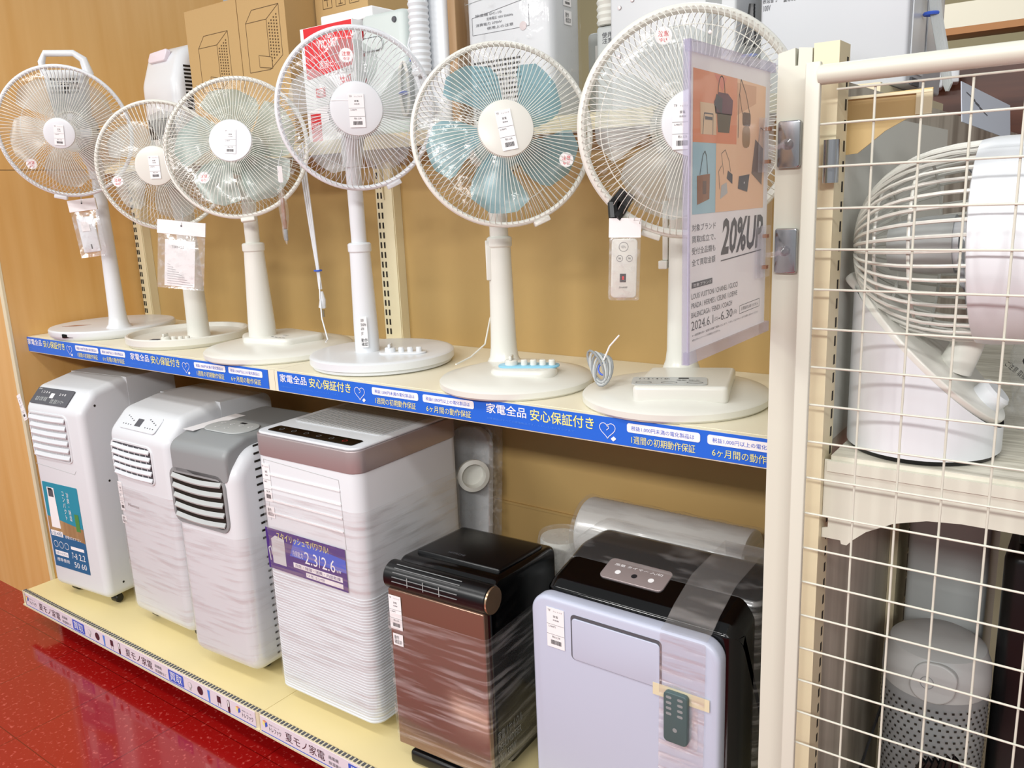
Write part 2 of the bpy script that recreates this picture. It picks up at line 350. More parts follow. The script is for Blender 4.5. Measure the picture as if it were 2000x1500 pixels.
# ------------------------------------------------------------------ top shelf
t = thing('shelf', 'narrow cream top shelf carrying boxes and white appliances behind the fans', 'shelf', (.01, .45, 1.45))
m = MB(); m.M = T(-.01, -.45, -1.45); m.box(.01, 2.398, .462, 1.0, 1.455, 1.478, M_cream); m.build('shelf_board', t)
m = MB(); m.M = T(-.01, -.45, -1.45); m.box(.01, 2.398, .45, .462, 1.447, 1.479, M_cream); m.build('shelf_edge', t)
for x in (.05, 1.2, 2.36):
    m = MB(); m.M = T(-.01, -.45, -1.45); m.prism(rpoly([(.47, 1.4545), (.47, 1.44), (.52, 1.42), (.533, 1.33), (.533, 1.4545)], [0, .004, .03, .0, 0], 5), x - .002, x + .002, M_cream, plane='yz'); m.build('bracket', t)
# ------------------------------------------------------------------ fans
def price_tag(m, M, w, h, extra=False):
    m.quad(-w / 2, w / 2, -h / 2, h / 2, M_paper, M, 0, .0003)
    def tt(s, a, b, c, d, k=M_ink): m.text(s, (a - .5) * w, (b - .5) * w, (c - .5) * h, (d - .5) * h, k, M, .0006)
    tt('TF', .08, .24, .9, .95, M_ink); tt('トレファク', .4, .9, .9, .94, M_gink); tt('家電', .38, .66, .76, .82); tt('扇風機', .36, .7, .68, .72, M_gink)
    m.line([(-w / 2, .08 * h), (w / 2, .08 * h)], h * .008, M_gink, M, .0005); tt('2,980円', .1, .5, .5, .55, M_gink)
    m.line([(-w / 2, -.17 * h), (w / 2, -.17 * h)], h * .008, M_gink, M, .0005); tt('税込 3,278', .3, .75, .24, .3)
    random.seed(3)
    x = .22
    while x < .8:
        q = random.choice((.014, .022, .034)); m.quad((x - .5) * w, (x + q - .5) * w, -.42 * h, -.31 * h, M_ink, M, .0005); x += q + random.choice((.012, .02))
def stamp(m, M, w):
    m.quad(-w / 2, w / 2, -w / 2, w / 2, M_paper, M, 0, .0003); m.text('動作\n確認済', -w * .36, w * .36, -w * .36, w * .36, M_ink, M, .0006)
def wires(m, R, r0, z0, depth, n, swirl, mt, M, wr=.0007, seg=9):
    for k in range(n):
        a = 2 * PI * k / n; pts = []
        for i in range(seg + 1):
            q = i / seg; rr = r0 + (R - r0) * math.sin(q * PI / 2) ** .9; z = depth + (z0 - depth) * (1 - (rr / R) ** 4) if False else z0 + (depth - z0) * (1 - q ** 3.2)
            pts.append((rr * math.cos(a + swirl * q), rr * math.sin(a + swirl * q), z))
        m.tube(pts, wr, 4, mt, M)
def blade_fan(m, R, nb, mt, M, a0=0, wide=.5):
    for k in range(nb):
        A = a0 + 2 * PI * k / nb; vs = []; fs = []; ns = 9; nr = 8
        for j in range(nr + 1):
            q = j / nr; rr = .03 + (R - .03) * q; wd = (2 * PI / nb) * wide * (.55 + .6 * math.sin(PI * min(q * .62 + .1, 1)))
            if q > .8: wd *= math.sqrt(max(1 - ((q - .8) / .22) ** 2, .05))
            for i in range(ns + 1):
                s = i / ns - .5; th = A + s * wd + .35 * q; vs.append((rr * math.cos(th), rr * math.sin(th), -.004 + s * .03 * (1 - .3 * q)))
        for j in range(nr):
            for i in range(ns): a = j * (ns + 1) + i; fs.append((a, a + 1, a + ns + 2, a + ns + 1))
        nv = len(vs); vs += [(x, y, z - .0014) for x, y, z in vs]; fs += [tuple(nv + i for i in f[::-1]) for f in fs]
        m.add(vs, fs, mt, M)
def make_fan(label, base, R, cc, az, ti, P0, spec):
    """standing fan: base disc centre, base radius, guard centre, azimuth, tilt, pole position; every length in metres"""
    t = thing('electric_fan', label, 'fan', (base[0], base[1], Z1 + .0005), 0, 'white fans on the middle shelf')
    L = lambda p: (p[0] - base[0], p[1] - base[1], p[2] - Z1 - .0005)
    mt = spec['mat']; az, ti = math.radians(az), math.radians(ti)
    n = Vector((math.sin(az) * math.cos(ti), -math.cos(az) * math.cos(ti), math.sin(ti))); u = Vector((0, 0, 1)).cross(n).normalized(); v = n.cross(u)
    H = frame(L(cc), u, v); GR = spec['R']; hr = spec.get('hub', .3) * GR; zf = .052
    px, py, _ = L((P0[0], P0[1], 0))
    # base
    m = MB(); b = spec['base']
    if b == 'disc': m.lathe([(R - .012, 0), (R - .004, .006), (R, .014), (R, .024), (R - .003, .028), (R - .02, .030), (.02, .031)], 72, mt)
    elif b == 'stepped': m.lathe([(R - .012, 0), (R - .006, .003), (R - .006, .009), (R, .011), (R, .026), (R - .004, .029), (R - .012, .030), (R - .03, .031), (.02, .032)], 72, mt)
    elif b == 'tray': m.lathe([(R - .01, 0), (R, .01), (R, .026), (R - .003, .029), (R - .008, .028), (R - .016, .017), (R - .03, .014), (.09, .014), (.07, .019), (.02, .02)], 72, mt)
    elif b == 'dome': m.lathe([(R - .004, 0), (R, .004), (R, .014), (R - .004, .018), (R - .03, .024), (R * .65, .031), (R * .45, .034), (.02, .036)], 72, mt)
    m.build('base', t)
    # pole
    m = MB(); m.M = T(px, py, 0); zt = spec['top'] - Z1; zc = spec.get('collar', 0) - Z1; r0, r1, ru = spec['r']; zb = spec.get('zb', .028)
    fl = spec.get('flare', 1.0)
    prof = [(r0 * fl, zb), (r0 * (1 + (fl - 1) * .35), zb + .012), (r0 * (1 + (fl - 1) * .1), zb + .03), (r0, zb + .05)]
    if zc > 0:
        m.lathe(prof + [(r1, zc - .02)], 40, mt); m.build('lower_pole', t)
        m = MB(); m.M = T(px, py, 0); m.lathe([(r1 + .0005, zc - .021), (r1 + .003, zc - .018), (r1 + .003, zc - .003), (r1, zc), (ru + .001, zc + .001)], 40, mt); m.build('collar', t)
        m = MB(); m.M = T(px, py, 0); m.lathe([(ru, zc - .01), (ru, zt)], 32, mt); m.build('upper_pole', t)
    else: m.lathe(prof + [(r1, zt)], 40, mt); m.build('pole', t)
    # neck and motor
    m = MB(); m.M = Matrix(); back = H @ Vector((0, 0, -.11)); m.tube([(px, py, zt - .02), (px, py, zt + .01), tuple((Vector((px, py, zt + .03)) + back) / 2 + Vector((0, 0, -.005))), tuple(back)], [ru * 1.25, ru * 1.35, .026, .03], 20, mt); m.build('neck', t)
    m = MB(); m.lathe([(.03, -.058), (.052, -.062), (.056, -.075), (.054, -.12), (.044, -.15), (.02, -.163), (.004, -.165)][::-1], 40, mt, H)
    for k in range(24): 
        a = 2 * PI * k / 24; m.box(-.0012, .0012, -.004, .0, -.012, .012, M_slot, M=H @ Matrix.Rotation(a, 4, 'Z') @ Matrix.Translation((0, .0575, -.1)))
    m.build('motor_housing', t)
    # guards
    m = MB(); m.ring(GR - spec.get('rim', .0052), spec.get('rim', .0052), mt, H, 96, 10); m.build('guard_rim', t)
    m = MB(); g = spec.get('wire', mt); nw = spec.get('n', 96)
    wires(m, GR - .006, hr * .93, .003, zf, nw, .12, g, H)
    for q in spec.get('rings', ()): m.ring(GR * q, .0009, g, H, 72, 4, zf * (1 - ((q * GR - hr) / (GR - hr)) ** 3.2) - .0015)
    m.build('front_grille', t)
    m = MB(); wires(m, GR - .006, .045, -.003, -.06, nw, -.16, g, H); m.ring(.05, .002, g, H, 40, 6, -.0605); m.ring(GR * .72, .0009, g, H, 72, 4, -.045); m.build('rear_grille', t)
    m = MB(); m.lathe([(.004, zf + .004), (hr * .8, zf + .0038), (hr * .97, zf + .002), (hr, zf - .002), (hr, zf - .006), (hr * .9, zf - .007)][::-1], 48, spec.get('hubmat', mt), H)
    if spec.get('hubline'): m.add([(-hr * .95, hr * .3, zf + .0045), (-hr * .15, hr * .3, zf + .0045), (-hr * .15, hr * .33, zf + .0045), (-hr * .93, hr * .33, zf + .0045)], [(0, 1, 2, 3)], M_paper, H)
    hb = m.build('hub_cap', t)
    m = MB(); a = spec.get('tagrot', 0); pt = H @ Matrix.Translation((spec.get('tx', 0), spec.get('ty', -.004), zf + .0052)) @ Matrix.Rotation(math.radians(a), 4, 'Z')
    price_tag(m, pt, *spec.get('tag', (.026, .056))); m.build('price_tag', hb)
    if 'warn' in spec:
        q, a = spec['warn']; a = math.radians(a); q *= GR; m = MB(); K = H @ Matrix.Translation((q * math.cos(a), q * math.sin(a), zf * (1 - ((q - hr) / (GR - hr)) ** 3.2) + .003))
        m.lathe([(.013, -.0006), (.013, 0)], 28, M_paper, K); m.text('注意', -.008, .008, -.001, .007, M_red, K, .0003); m.text('ゆび', -.006, .006, -.009, -.003, M_red, K, .0003); m.build('warning_sticker', t)
    m = MB(); blade_fan(m, GR * spec.get('bR', .84), spec.get('nb', 5), spec['blade'], H, spec.get('a0', .3), spec.get('bw', .72)); m.lathe([(.032, -.02), (.032, .012), (.02, .02)], 28, spec['blade'], H); m.build('blades', t)
    m = MB(); vs = []; fs = []; sd = random.Random(label); nr, na = 7, 30
    for j in range(nr):
        for i in range(na): a = 2 * PI * i / na; rr = .04 + (GR * .9 - .04) * j / (nr - 1); vs.append((rr * math.cos(a), rr * math.sin(a), .014 + sd.uniform(0, .016) * (1 - j / nr * .6)))
    for j in range(nr - 1):
        for i in range(na): fs.append((j * na + i, j * na + (i + 1) % na, (j + 1) * na + (i + 1) % na, (j + 1) * na + i))
    m.add(vs, fs, M_film, H); m.build('glint_film', t, smooth=50)  # crumpled clear plastic, added inside the guard to give white glints
    m = MB(); m.box(-.016, .016, -GR - .008, -GR + .002, -.008, .006, mt, .002, H @ Matrix.Rotation(math.radians(spec.get('clip', 8)), 4, 'Z')); m.build('guard_clip', t)
    return t, H, L
def knob(m, x, y, z, r, h, mt): m.lathe([(r, z), (r, z + h * .8), (r * .85, z + h)], 20, mt, T(x, y, 0))
def controls(t, x, y, z, mt, nbtn, rot, panel=None, r=.012, dx=.02):
    R_ = T(x, y, z, rot)
    pm = MB(); pm.M = R_
    pm.prism(rrect(-.025, .022 + nbtn * dx, -.02, .02, .018, 5), 0, .004, panel or mt, .0015); p = pm.build('control_panel', t)
    m = MB(); m.M = R_; m.lathe([(r, .004), (r, .012), (r * .8, .014)], 24, mt); m.box(-.003, .003, -r, r, .013, .022, mt, .002); m.build('timer_knob', t)
    for k in range(nbtn): m = MB(); m.M = R_; m.lathe([(.0065, .004), (.0065, .013), (.005, .0145)], 16, mt, T(.026 + k * dx, -.004, 0)); m.build('speed_button', t)
f1, H1, L1 = make_fan('leftmost white fan with loop handle, beside the wooden side wall', (.206, .315), .181, (.454, .131, 1.536), 47, -7.4, (.332, .265), dict(mat=M_white, R=.168, hub=.23, base='disc', top=1.44, r=(.024, .016, .016), flare=1.6, blade=M_blade, wire=M_white2, n=100, warn=(.66, 222), a0=.5, tag=(.024, .05), clip=-14, tagrot=-6))
# tall back shell with vents and loop handle
m = MB(); m.prism(rpoly([(-.035, -.05), (.035, -.05), (.055, .155), (-.05, .155)], .012), -.115, -.07, M_shadew, .006, M=H1)
for j in range(4):
    for i in range(9): m.quad(-.035 + i * .008, -.030 + i * .008, .095 + j * .011, .1015 + j * .011, M_slot, H1, -.0695)
m.build('vent_shell', f1)
MB().tube([(-.05, .14, -.09), (-.052, .175, -.09), (-.04, .196, -.09), (.03, .196, -.09), (.052, .18, -.09), (.06, .14, -.09)], [.009, .009, .0085, .0085, .0105, .013], 12, M_white, H1).build('carry_handle', f1)
for a, b in ((-.12, -.04), (.03, .09)): MB().tube([(a, -.075, .0305), ((a + b) / 2, -.07, .0305), (b, -.05, .0305)], [.0005, .0035, .0005], 6, M_brownbag, Matrix.Rotation(.55, 4, 'Z')).build('slot_trim', f1)
m = MB(); m.box(-.02, .02, -.004, .001, -.006, .006, M_gloss, .002, T(-.02, 0, 0) @ T(.075, -.168, .016, .42)); m.build('display_window', f1)

f2, H2, L2 = make_fan('second fan from the left, low ivory fan with a hanging booklet bag', (.609, .315), .166, (.766, .199, 1.434), 42.4, -1.5, (.662, .313), dict(mat=M_white2, R=.159, hub=.3, base='tray', top=1.30, r=(.029, .025, .02), flare=1.1, zb=.016, blade=M_blade, n=88, warn=(.62, 200), a0=.9, clip=10, tag=(.025, .054)))
controls(f2, .03, -.09, .014, M_white2, 3, .5)
MB().box(-.012, .012, -.01, .01, .014, .02, M_gink, .002, T(.0, -.105, 0, .5)).build('power_key', f2)
f3, H3, L3 = make_fan('third fan from the left, white with grey-green clear blades', (1.014, .31), .185, (1.038, .228, 1.462), 40.2, 13.6, (1.0, .273), dict(mat=M_white2, R=.168, hub=.29, hubmat=M_white, base='dome', top=1.36, collar=1.238, r=(.033, .024, .0175), flare=1.12, blade=M_bladeg, n=92, warn=(.62, 232), a0=.15, nb=5, bw=.8, clip=6, tag=(.026, .056), tagrot=-3))
m = MB(); m.prism(rpoly([(-.11, -.03), (-.03, -.085), (.1, -.06), (.12, .06), (-.05, .08)], .03, 5), .022, .047, M_white2, .008); m.build('raised_console', f3)
m = MB()
for k in range(4): m.quad(.03 + k * .014, .04 + k * .014, -.047, -.044, M_gink, None, .0475)
m.quad(.045, .062, -.03, -.024, M_paper, None, .0475); m.text('扇風機', .04, .06, -.02, -.014, M_gink, None, .0475); m.build('console_print', f3)
f4, H4, L4 = make_fan('middle white fan in front of the red and white carton', (1.374, .318), .165, (1.469, .202, 1.506), 47, -3.7, (1.357, .288), dict(mat=M_white, R=.158, hub=.325, base='stepped', top=1.42, collar=1.237, r=(.0275, .023, .017), blade=M_blade, n=84, warn=None, a0=.0, nb=5, bw=.62, clip=24, hubline=True, tag=(.03, .062)) | {'warn': (.62, 97)})
controls(f4, .055, -.03, .031, M_white, 3, .55)
m = MB(); K = FX(0, 0, 0) ; K = frame((-.017 + .019, -.030 - .0195, .06), (.72, .69, 0), (0, 0, 1)); m.quad(-.012, .004, -.015, .055, M_paper, K, .0055, .0004); m.text('100V\n50/60Hz\n47W\nJET', -.010, .002, .012, .05, M_ink, K, .0065); m.text('動作\n確認', -.011, .003, -.012, .006, M_ink, K, .0065); m.build('rating_sticker', f4)
f5, H5, L5 = make_fan('ivory fan with light blue blades and blue knob panel', (1.785, .275), .152, (1.798, .245, 1.435), 43.6, 8.4, (1.713, .334), dict(mat=M_white2, R=.168, hub=.3, base='dome', top=1.33, collar=1.246, r=(.0265, .0225, .019), flare=1.35, blade=M_bladeb, n=96, warn=(.72, -28), a0=.55, nb=5, bw=.66, clip=22, tag=(.028, .07), tagrot=9, hubmat=M_white2))
m = MB(); m.prism(rrect(-.045, .085, -.045, .03, .035, 6), .022, .043, M_white2, .008, M=T(.02, -.03, 0, .35)); m.build('console_plinth', f5)
controls(f5, .015, -.035, .0425, M_white2, 4, .45, M_aqua, .0125, .018)
MB().box(-.006, .006, -.004, .004, -.04, .04, M_white2, .002, T(-.072 - .012, .059 - .022, 1.2 - Z1, .7)).build('height_lock', f5)
f6, H6, L6 = make_fan('rightmost large white fan, partly hidden by the acrylic sign', (2.118, .295), .164, (2.156, .267, 1.426), 31.7, -1.6, (2.099, .361), dict(mat=M_white2, R=.181, hub=.285, hubmat=M_white, base='dome', top=1.33, r=(.026, .021, .021), flare=2.0, rim=.0075, blade=M_blade, n=104, warn=(.76, 110), a0=.2, nb=5, bw=.8, clip=-20, tag=(.03, .07), tx=-.02, rings=(.8,)))
m = MB(); m.prism(rpoly([(-.075, -.08), (.08, -.08), (.1, .08), (-.05, .08)], .01, 3), .02, .05, M_white2, .006, M=T(.02, -.03, 0, .42)); m.build('console_plinth', f6)
m = MB(); K = T(.02, -.065, .0505, .42); m.prism(rrect(-.062, .062, -.036, .02, .008), 0, .001, M_lgrey, M=K)
for i in range(3): m.line([(-.042 + i * .042 + .013 * math.cos(a), -.022 + .006 * math.sin(a)) for a in [2 * PI * k / 16 for k in range(17)]], .0008, M_ink, K, .0013)
m.text('1・2・4・6h', -.05, -.0, .001, .009, M_ink, K, .0013); m.quad(.015, .032, .006, .013, M_ink, K, .0013); m.text('運転 切/入', .012, .05, -.008, -.002, M_ink, K, .0013); m.build('control_panel', f6)
m = MB(); m.box(-.034, -.024, -.006, .006, .24, .345, M_white2, .002, T(-.019, .066, 0, .2)); m.box(-.04, -.024, -.012, .012, .225, .24, M_white2, .002, T(-.019, .066, 0, .2)); m.box(-.024, .0, -.005, .005, .32, .34, M_white2, .002, T(-.019, .066, 0, .2)); m.build('remote_holder', f6)

# ------------------------------------------------------------------ hanging bags, remote, cords
def bag(label, c, az, w, h, roll, inner, group=None):
    a = math.radians(az); K = frame((0, 0, 0), (math.cos(a), math.sin(a), 0), (0, 0, 1)) @ Matrix.Rotation(math.radians(roll), 4, 'Z')
    t = thing('accessory_bag', label, 'bag', c, 0, group)
    vs = []; fs = []; nx, ny = 6, 9
    for sgn in (1, -1):
        for j in range(ny + 1):
            for i in range(nx + 1):
                q, p = i / nx, j / ny; z = .009 * math.sin(PI * q) ** .6 * math.sin(PI * min(p * 1.05, 1)) ** .5 * (1 + .3 * math.sin(7 * p + 5 * q * sgn)); vs.append(((q - .5) * w, (p - 1) * h * .8 + h * .3, sgn * z))
    for s_ in (0, 1):
        for j in range(ny):
            for i in range(nx): k = s_ * (nx + 1) * (ny + 1) + j * (nx + 1) + i; fs.append((k, k + 1, k + nx + 2, k + nx + 1))
    MB().add(vs, fs, M_bag, K).build('clear_pouch', t)
    m = MB(); m.box(-w / 2 - .001, w / 2 + .001, h * .3, h * .5, -.0035, .0035, M_paper, 0, K); m.lathe([(.0022, .0036), (.0022, .0039)], 12, M_gink, K @ Matrix.Translation((0, h * .43, 0))); m.build('header_card', t)
    m = MB()
    if inner == 'remote': m.box(-w * .34, w * .3, -h * .42, h * .2, -.005, .004, M_white, .003, K); m.box(-w * .2, w * .1, -h * .05, h * .12, .004, .006, M_paper, 0, K); m.quad(-.001, .002, -h * .36, -h * .28, M_ink, K, .0046); m.build('white_remote', t)
    elif inner == 'booklet':
        m.box(-w * .34, w * .3, -h * .46, h * .22, -.001, .003, M_paper, 0, K); m.text('TEKNOS', -w * .2, w * .06, h * .1, h * .135, M_ink, K, .0034)
        for k in range(9): m.line([(-w * .28, -h * .42 + k * .006), (-w * .28 + (9 - k) * .007, -h * .42 + k * .006 - .002)], .0007, M_gink, K, .0034)
        m.build('booklet', t)
    elif inner == 'dark': m.box(-w * .2, w * .2, -h * .3, h * .1, -.004, .004, M_brownbag, .002, K); m.box(-w * .1, w * .3, -h * .45, -h * .3, -.004, .004, M_grey, .002, K); m.build('packed_parts', t)
    m = MB(); m.tube([(0, h * .44, .004), (.002, h * .56, 0), (-.004, h * .7, -.01)], .0011, 6, M_lgrey, K); m.build('hanging_tie', t)
    return t
bag('small clear bag holding a white remote hung on the leftmost fan', (.372, .195, 1.285), 40, .074, .16, 5, 'remote')
bag('clear bag with white booklet hanging below the second fan from the left', (.818, .19, 1.213), 40, .115, .17, -8, 'booklet')
bag('narrow clear bag of dark parts hanging right of the third fan', (1.218, .2, 1.325), -35, .045, .17, -4, 'dark')
# remote of the right fan
t = thing('remote_control', 'white remote in a clear pouch hanging from the rightmost fan', 'remote control', (2.07, .2, 1.205))
a = math.radians(34); K = frame((0, 0, 0), (math.cos(a), math.sin(a), 0), (0, 0, 1)) @ Matrix.Rotation(math.radians(-2), 4, 'Z')
MB().prism(rrect(-.021, .021, -.052, .045, .006), -.005, .006, M_white2, .002, M=K).build('handset', t)
m = MB()
for (u, v, r) in ((-.002, .032, .0075), (-.008, .013, .005), (.008, .013, .005)): m.line([(u + r * math.cos(q), v + r * math.sin(q)) for q in [2 * PI * k / 18 for k in range(19)]], .0007, M_gink, K, .0064); m.text('切入' if r > .006 else '風', u - r * .5, u + r * .5, v - r * .3, v + r * .3, M_gink, K, .0064)
m.quad(-.007, .003, -.026, -.012, M_ink, K, .0064); m.quad(-.0035, .000, -.022, -.016, M_red, K, .0067); m.text('SHARP', -.008, .006, -.036, -.033, M_ink, K, .0064); m.build('button_print', t)
MB().box(-.026, .026, .047, .078, -.004, .004, M_paper, 0, K).build('header_card', t)
MB().prism(rrect(-.025, .026, -.056, .047, .004), -.008, .009, M_bag, .002, M=K).build('clear_pouch', t)
MB().tube([(-.018, .078, 0), (-.02, .1, -.006), (-.004, .118, -.02), (.008, .112, -.02), (-.006, .09, -.006), (-.016, .078, .001)], .009, 8, M_dark, K).build('black_strap', t)
# white cord bundle of the middle fan
def cord(name, label, pts, r, mt, cat='cord'):
    return tag(MB().tube(pts, r, 7, mt).build(name), label, cat)
t = thing('power_cord', 'white folded cord with blue tie and plug hanging left of the middle fan', 'cord', (1.14, .35, 1.25))
o = Vector((1.14, .35, 1.25))
def lp(p): return tuple(Vector(p) - o)
for dx, e in ((-.008, 1.46), (0, 1.455), (.008, 1.47)):
    MB().tube([lp((1.118 + dx, .35, e)), lp((1.12 + dx, .352, 1.38)), lp((1.132 + dx * .7, .35, 1.26)), lp((1.14 + dx * .3, .35, 1.17)), lp((1.143 + dx * .4, .35, 1.12))], .0026, 6, M_white, None).build('cord_strand', t)
MB().tube([lp((1.143, .35, 1.155)), lp((1.15, .34, 1.1)), lp((1.156, .335, 1.05)), lp((1.176, .33, 1.0)), lp((1.182, .318, .996))], .0018, 6, M_white, None).build('free_end', t)
MB().ring(.0085, .0022, M_sblue, T(0, 0, 1.166 - 1.25), 18, 6).build('blue_tie', t)
m = MB(); m.tube([lp((1.148, .348, 1.115)), lp((1.15, .348, 1.095)), lp((1.146, .348, 1.075))], [.004, .0075, .009], 8, M_white); m.box(1.142 - o.x, 1.144 - o.x, -.004, .0, 1.052 - o.z, 1.07 - o.z, M_steel); m.box(1.149 - o.x, 1.151 - o.x, -.004, .0, 1.052 - o.z, 1.07 - o.z, M_steel); m.build('plug', t)
cord('power_cord', 'thin white cord looping down beside the blue-bladed fan', [(1.69, .35, 1.115), (1.668, .35, 1.075), (1.655, .345, 1.02), (1.65, .30, .9995), (1.66, .24, .996)], .0018, M_white2)
t = thing('power_cord', 'grey coiled cord with blue twist tie on the rightmost fan base', 'cord', (2.02, .215, .99))
for k in range(5):
    q = k * .35
    MB().tube([(.016 * math.cos(a + q) * (1 + .12 * k) - .004 * k, .012 * math.sin(a) , .03 + .024 * math.sin(a + q * .5) + .002 * k) for a in [2 * PI * i / 18 for i in range(18)]], .0024, 6, M_lgrey if k % 2 else M_grey, None, True).build('coil', t)
MB().tube([(.0, 0, .05), (.012, .0, .075), (.03, .002, .095)], .0015, 6, M_paper).build('free_end', t)
MB().ring(.011, .0018, M_sblue, T(0, 0, .034) @ Matrix.Rotation(1.2, 4, 'X'), 18, 6).build('blue_tie', t)
#PART2
# ------------------------------------------------------------------ portable air conditioners on the deck
def at(loc, rz): return Matrix.Translation(loc) @ Matrix.Rotation(rz, 4, 'Z')
ZB = .03                                                                  # caster height
FR = frame((0, 0, ZB), (1, 0, 0), (0, 0, 1))                              # front face of an appliance: u = right, v = up, w = outward
def casters(t, w, d, i=.035):
    for x, y in ((i, i + .015), (w - i, i + .015), (i, d - .04), (w - i, d - .04)):
        m = MB(); K = T(x, y, .0135) @ Matrix.Rotation(PI / 2, 4, 'Y'); m.lathe([(.011, -.014), (.0135, -.011), (.0135, .011), (.011, .014)], 18, M_dark, K); m.box(x - .012, x + .012, y - .009, y + .009, .02, ZB + .002, M_dark); m.build('caster', t)
def louvre(t, u0, u1, v0, v1, n, slat, backm, fm, hs=.5, bow=0, r=.012, fw_=.006, name='louvre_grille', vert=0):
    m = MB(); o = rrect(u0 - fw_, u1 + fw_, v0 - fw_, v1 + fw_, r + fw_, 5); i = rrect(u0, u1, v0, v1, r, 5); k = len(o)
    vs = [(x, y, 0) for x, y in o] + [(x, y, .003) for x, y in inset(o, .0015)] + [(x, y, .003) for x, y in i] + [(x, y, .0004) for x, y in i]
    m.add(vs, [(a * k + j, a * k + (j + 1) % k, (a + 1) * k + (j + 1) % k, (a + 1) * k + j) for a in range(3) for j in range(k)], fm, FR)
    m.poly(i, backm, FR, .0006)
    for q in range(vert): x = u0 + (u1 - u0) * (q + 1) / (vert + 1); m.box(x - .0012, x + .0012, v0 + .004, v1 - .004, .0007, .0016, slat, M=FR)
    g = m.build(name, t)
    st = (v1 - v0) / n
    for a in range(n):
        v = v0 + st * (a + .5); L = []
        for j in range(9):
            q = j / 8; x = u0 + .004 + (u1 - u0 - .008) * q; dz = -bow * math.sin(PI * q); h = st * hs
            L.append([(x, v + dz - h * .5, .007), (x, v + dz - h * .2, .0085), (x, v + dz + h * .5, .0025), (x, v + dz + h * .3, .0012)])
        MB().loft(L, slat, FR).build('slat', g)
def stickerQ(m, u, v, w, h, K): price_tag(m, K @ Matrix.Translation((u, v, .0008)), w, h)
def film(t, w, d, z0, z1, mt, e=.004, r=.03, name='plastic_wrap'):
    m = MB(); po = rrect(-e, w + e, -e, d + e, r, 5); L = []
    random.seed(int(w * 1e4))
    for k in range(13):
        z = ZB + z0 + (z1 - z0) * k / 12; a = .0012 * math.sin(k * 1.9); L.append([(x + a * math.sin(9 * y + k), y + a * math.cos(11 * x + k), z) for x, y in po])
    m.loft(L, mt, cap=(False, False)); m.build(name, t)
WH = 'white portable air conditioners'
# 1: with teal sticker
w_, d_ = .268, .325
t = thing('portable_air_conditioner', 'white portable air conditioner with teal product sticker, next to the wooden wall', 'air conditioner', (.128, .05, Z0 + .0005), math.radians(6)); ac1 = t
pr = rpoly([(0, 0), (d_, 0), (d_, .645), (.15, .652), (.05, .632), (0, .58)], [.026, .026, .035, .06, .04, .04], 6)
MB().prism(pr, 0, w_, M_white, .022, 'yz', 5, T(0, 0, ZB)).build('body', t)
m = MB(); m.prism(rpoly([(.16, .004), (d_ + .002, .004), (d_ + .002, .648), (.16, .652)], [0, .02, .03, .0], 5), -.0015, w_ + .0015, M_shadew, .003, 'yz', 2, T(0, 0, ZB)); m.build('rear_shell', t)
K = frame((0, .003, ZB + .585), (1, 0, 0), (0, .046, .048)) @ Matrix.Translation((0, 0, .0015))
m = MB(); m.prism(rrect(.022, .2, .004, .058, .004), -.001, .001, M_gink, .0004, M=K); m.text('1 2 3 4', .05, .09, .04, .047, M_paper, K, .0012); m.quad(.1, .118, .026, .042, M_paper, K, .0012); m.text('2 4 8', .14, .17, .038, .045, M_paper, K, .0012); m.text('電源 切替 風量', .04, .095, .014, .028, M_lgrey, K, .0012); m.text('湿度 温度 タイマー', .115, .18, .01, .024, M_lgrey, K, .0012); m.text('JPAC', .028, .044, .05, .055, M_paper, K, .0012)
m.build('control_panel', t)
louvre(t, .02, .2, .425, .56, 6, M_white, M_shadew, M_white, .62, .002, .014, vert=4)
m = MB(); m.line([(.01, .40), (.2, .388), (.21, .4)], .0012, M_lgrey, FR, .0006); m.build('seam_line', t)
m = MB(); K = FR; m.poly(rrect(.024, .198, .07, .345, .004), M_teal, K, .0008); m.poly([(.024, .07), (.198, .07), (.198, .17), (.024, .19)], M_navy, K, .0011); m.poly([(.024, .19), (.198, .17), (.198, .215), (.024, .235)], M_brownwood, K, .0011)
m.poly([(.04, .2), (.085, .2), (.08, .33), (.045, .33)], M_paper, K, .0015); m.quad(.05, .075, .3, .325, M_gink, K, .0018); m.quad(.05, .07, .322, .328, M_ink, K, .002); m.quad(.165, .185, .205, .26, M_green, K, .0014)
m.text('冷\n房\n・\n除\n湿', .14, .152, .235, .325, M_paper, K, .0016); m.text('コ\nン\nパ\nク\nト', .118, .13, .235, .325, M_paper, K, .0016)
m.quad(.03, .09, .172, .19, M_paper, K, .0018); m.text('1台4役', .034, .086, .174, .188, M_navy, K, .0021); m.text('移動式エアコン', .1, .18, .172, .182, M_paper, K, .0016)
for i in range(3): m.disc(.045 + i * .027, .145, .011, M_paper, K, .0014); m.disc(.045 + i * .027, .145, .0095, M_navy, K, .0017)
m.quad(.035, .1, .108, .124, M_paper, K, .0014); m.text('スポットエアコン', .038, .097, .111, .121, M_navy, K, .0018); m.text('標準使用', .038, .1, .088, .1, M_paper, K, .0014); m.text('7~8', .12, .145, .11, .13, M_paper, K, .0014); m.text('2.2', .155, .185, .11, .13, M_paper, K, .0014); m.quad(.12, .185, .14, .15, M_paper, K, .0014); m.text('50 60', .125, .185, .082, .1, M_paper, K, .0014)
m.build('product_sticker', t)
m = MB()
for y, z in ((.05, .59), (.06, .36), (.055, .04)): m.disc(y, z, .0035, M_slot, FX(w_ + .0006, 0, ZB), 0)
m.build('side_screws', t)
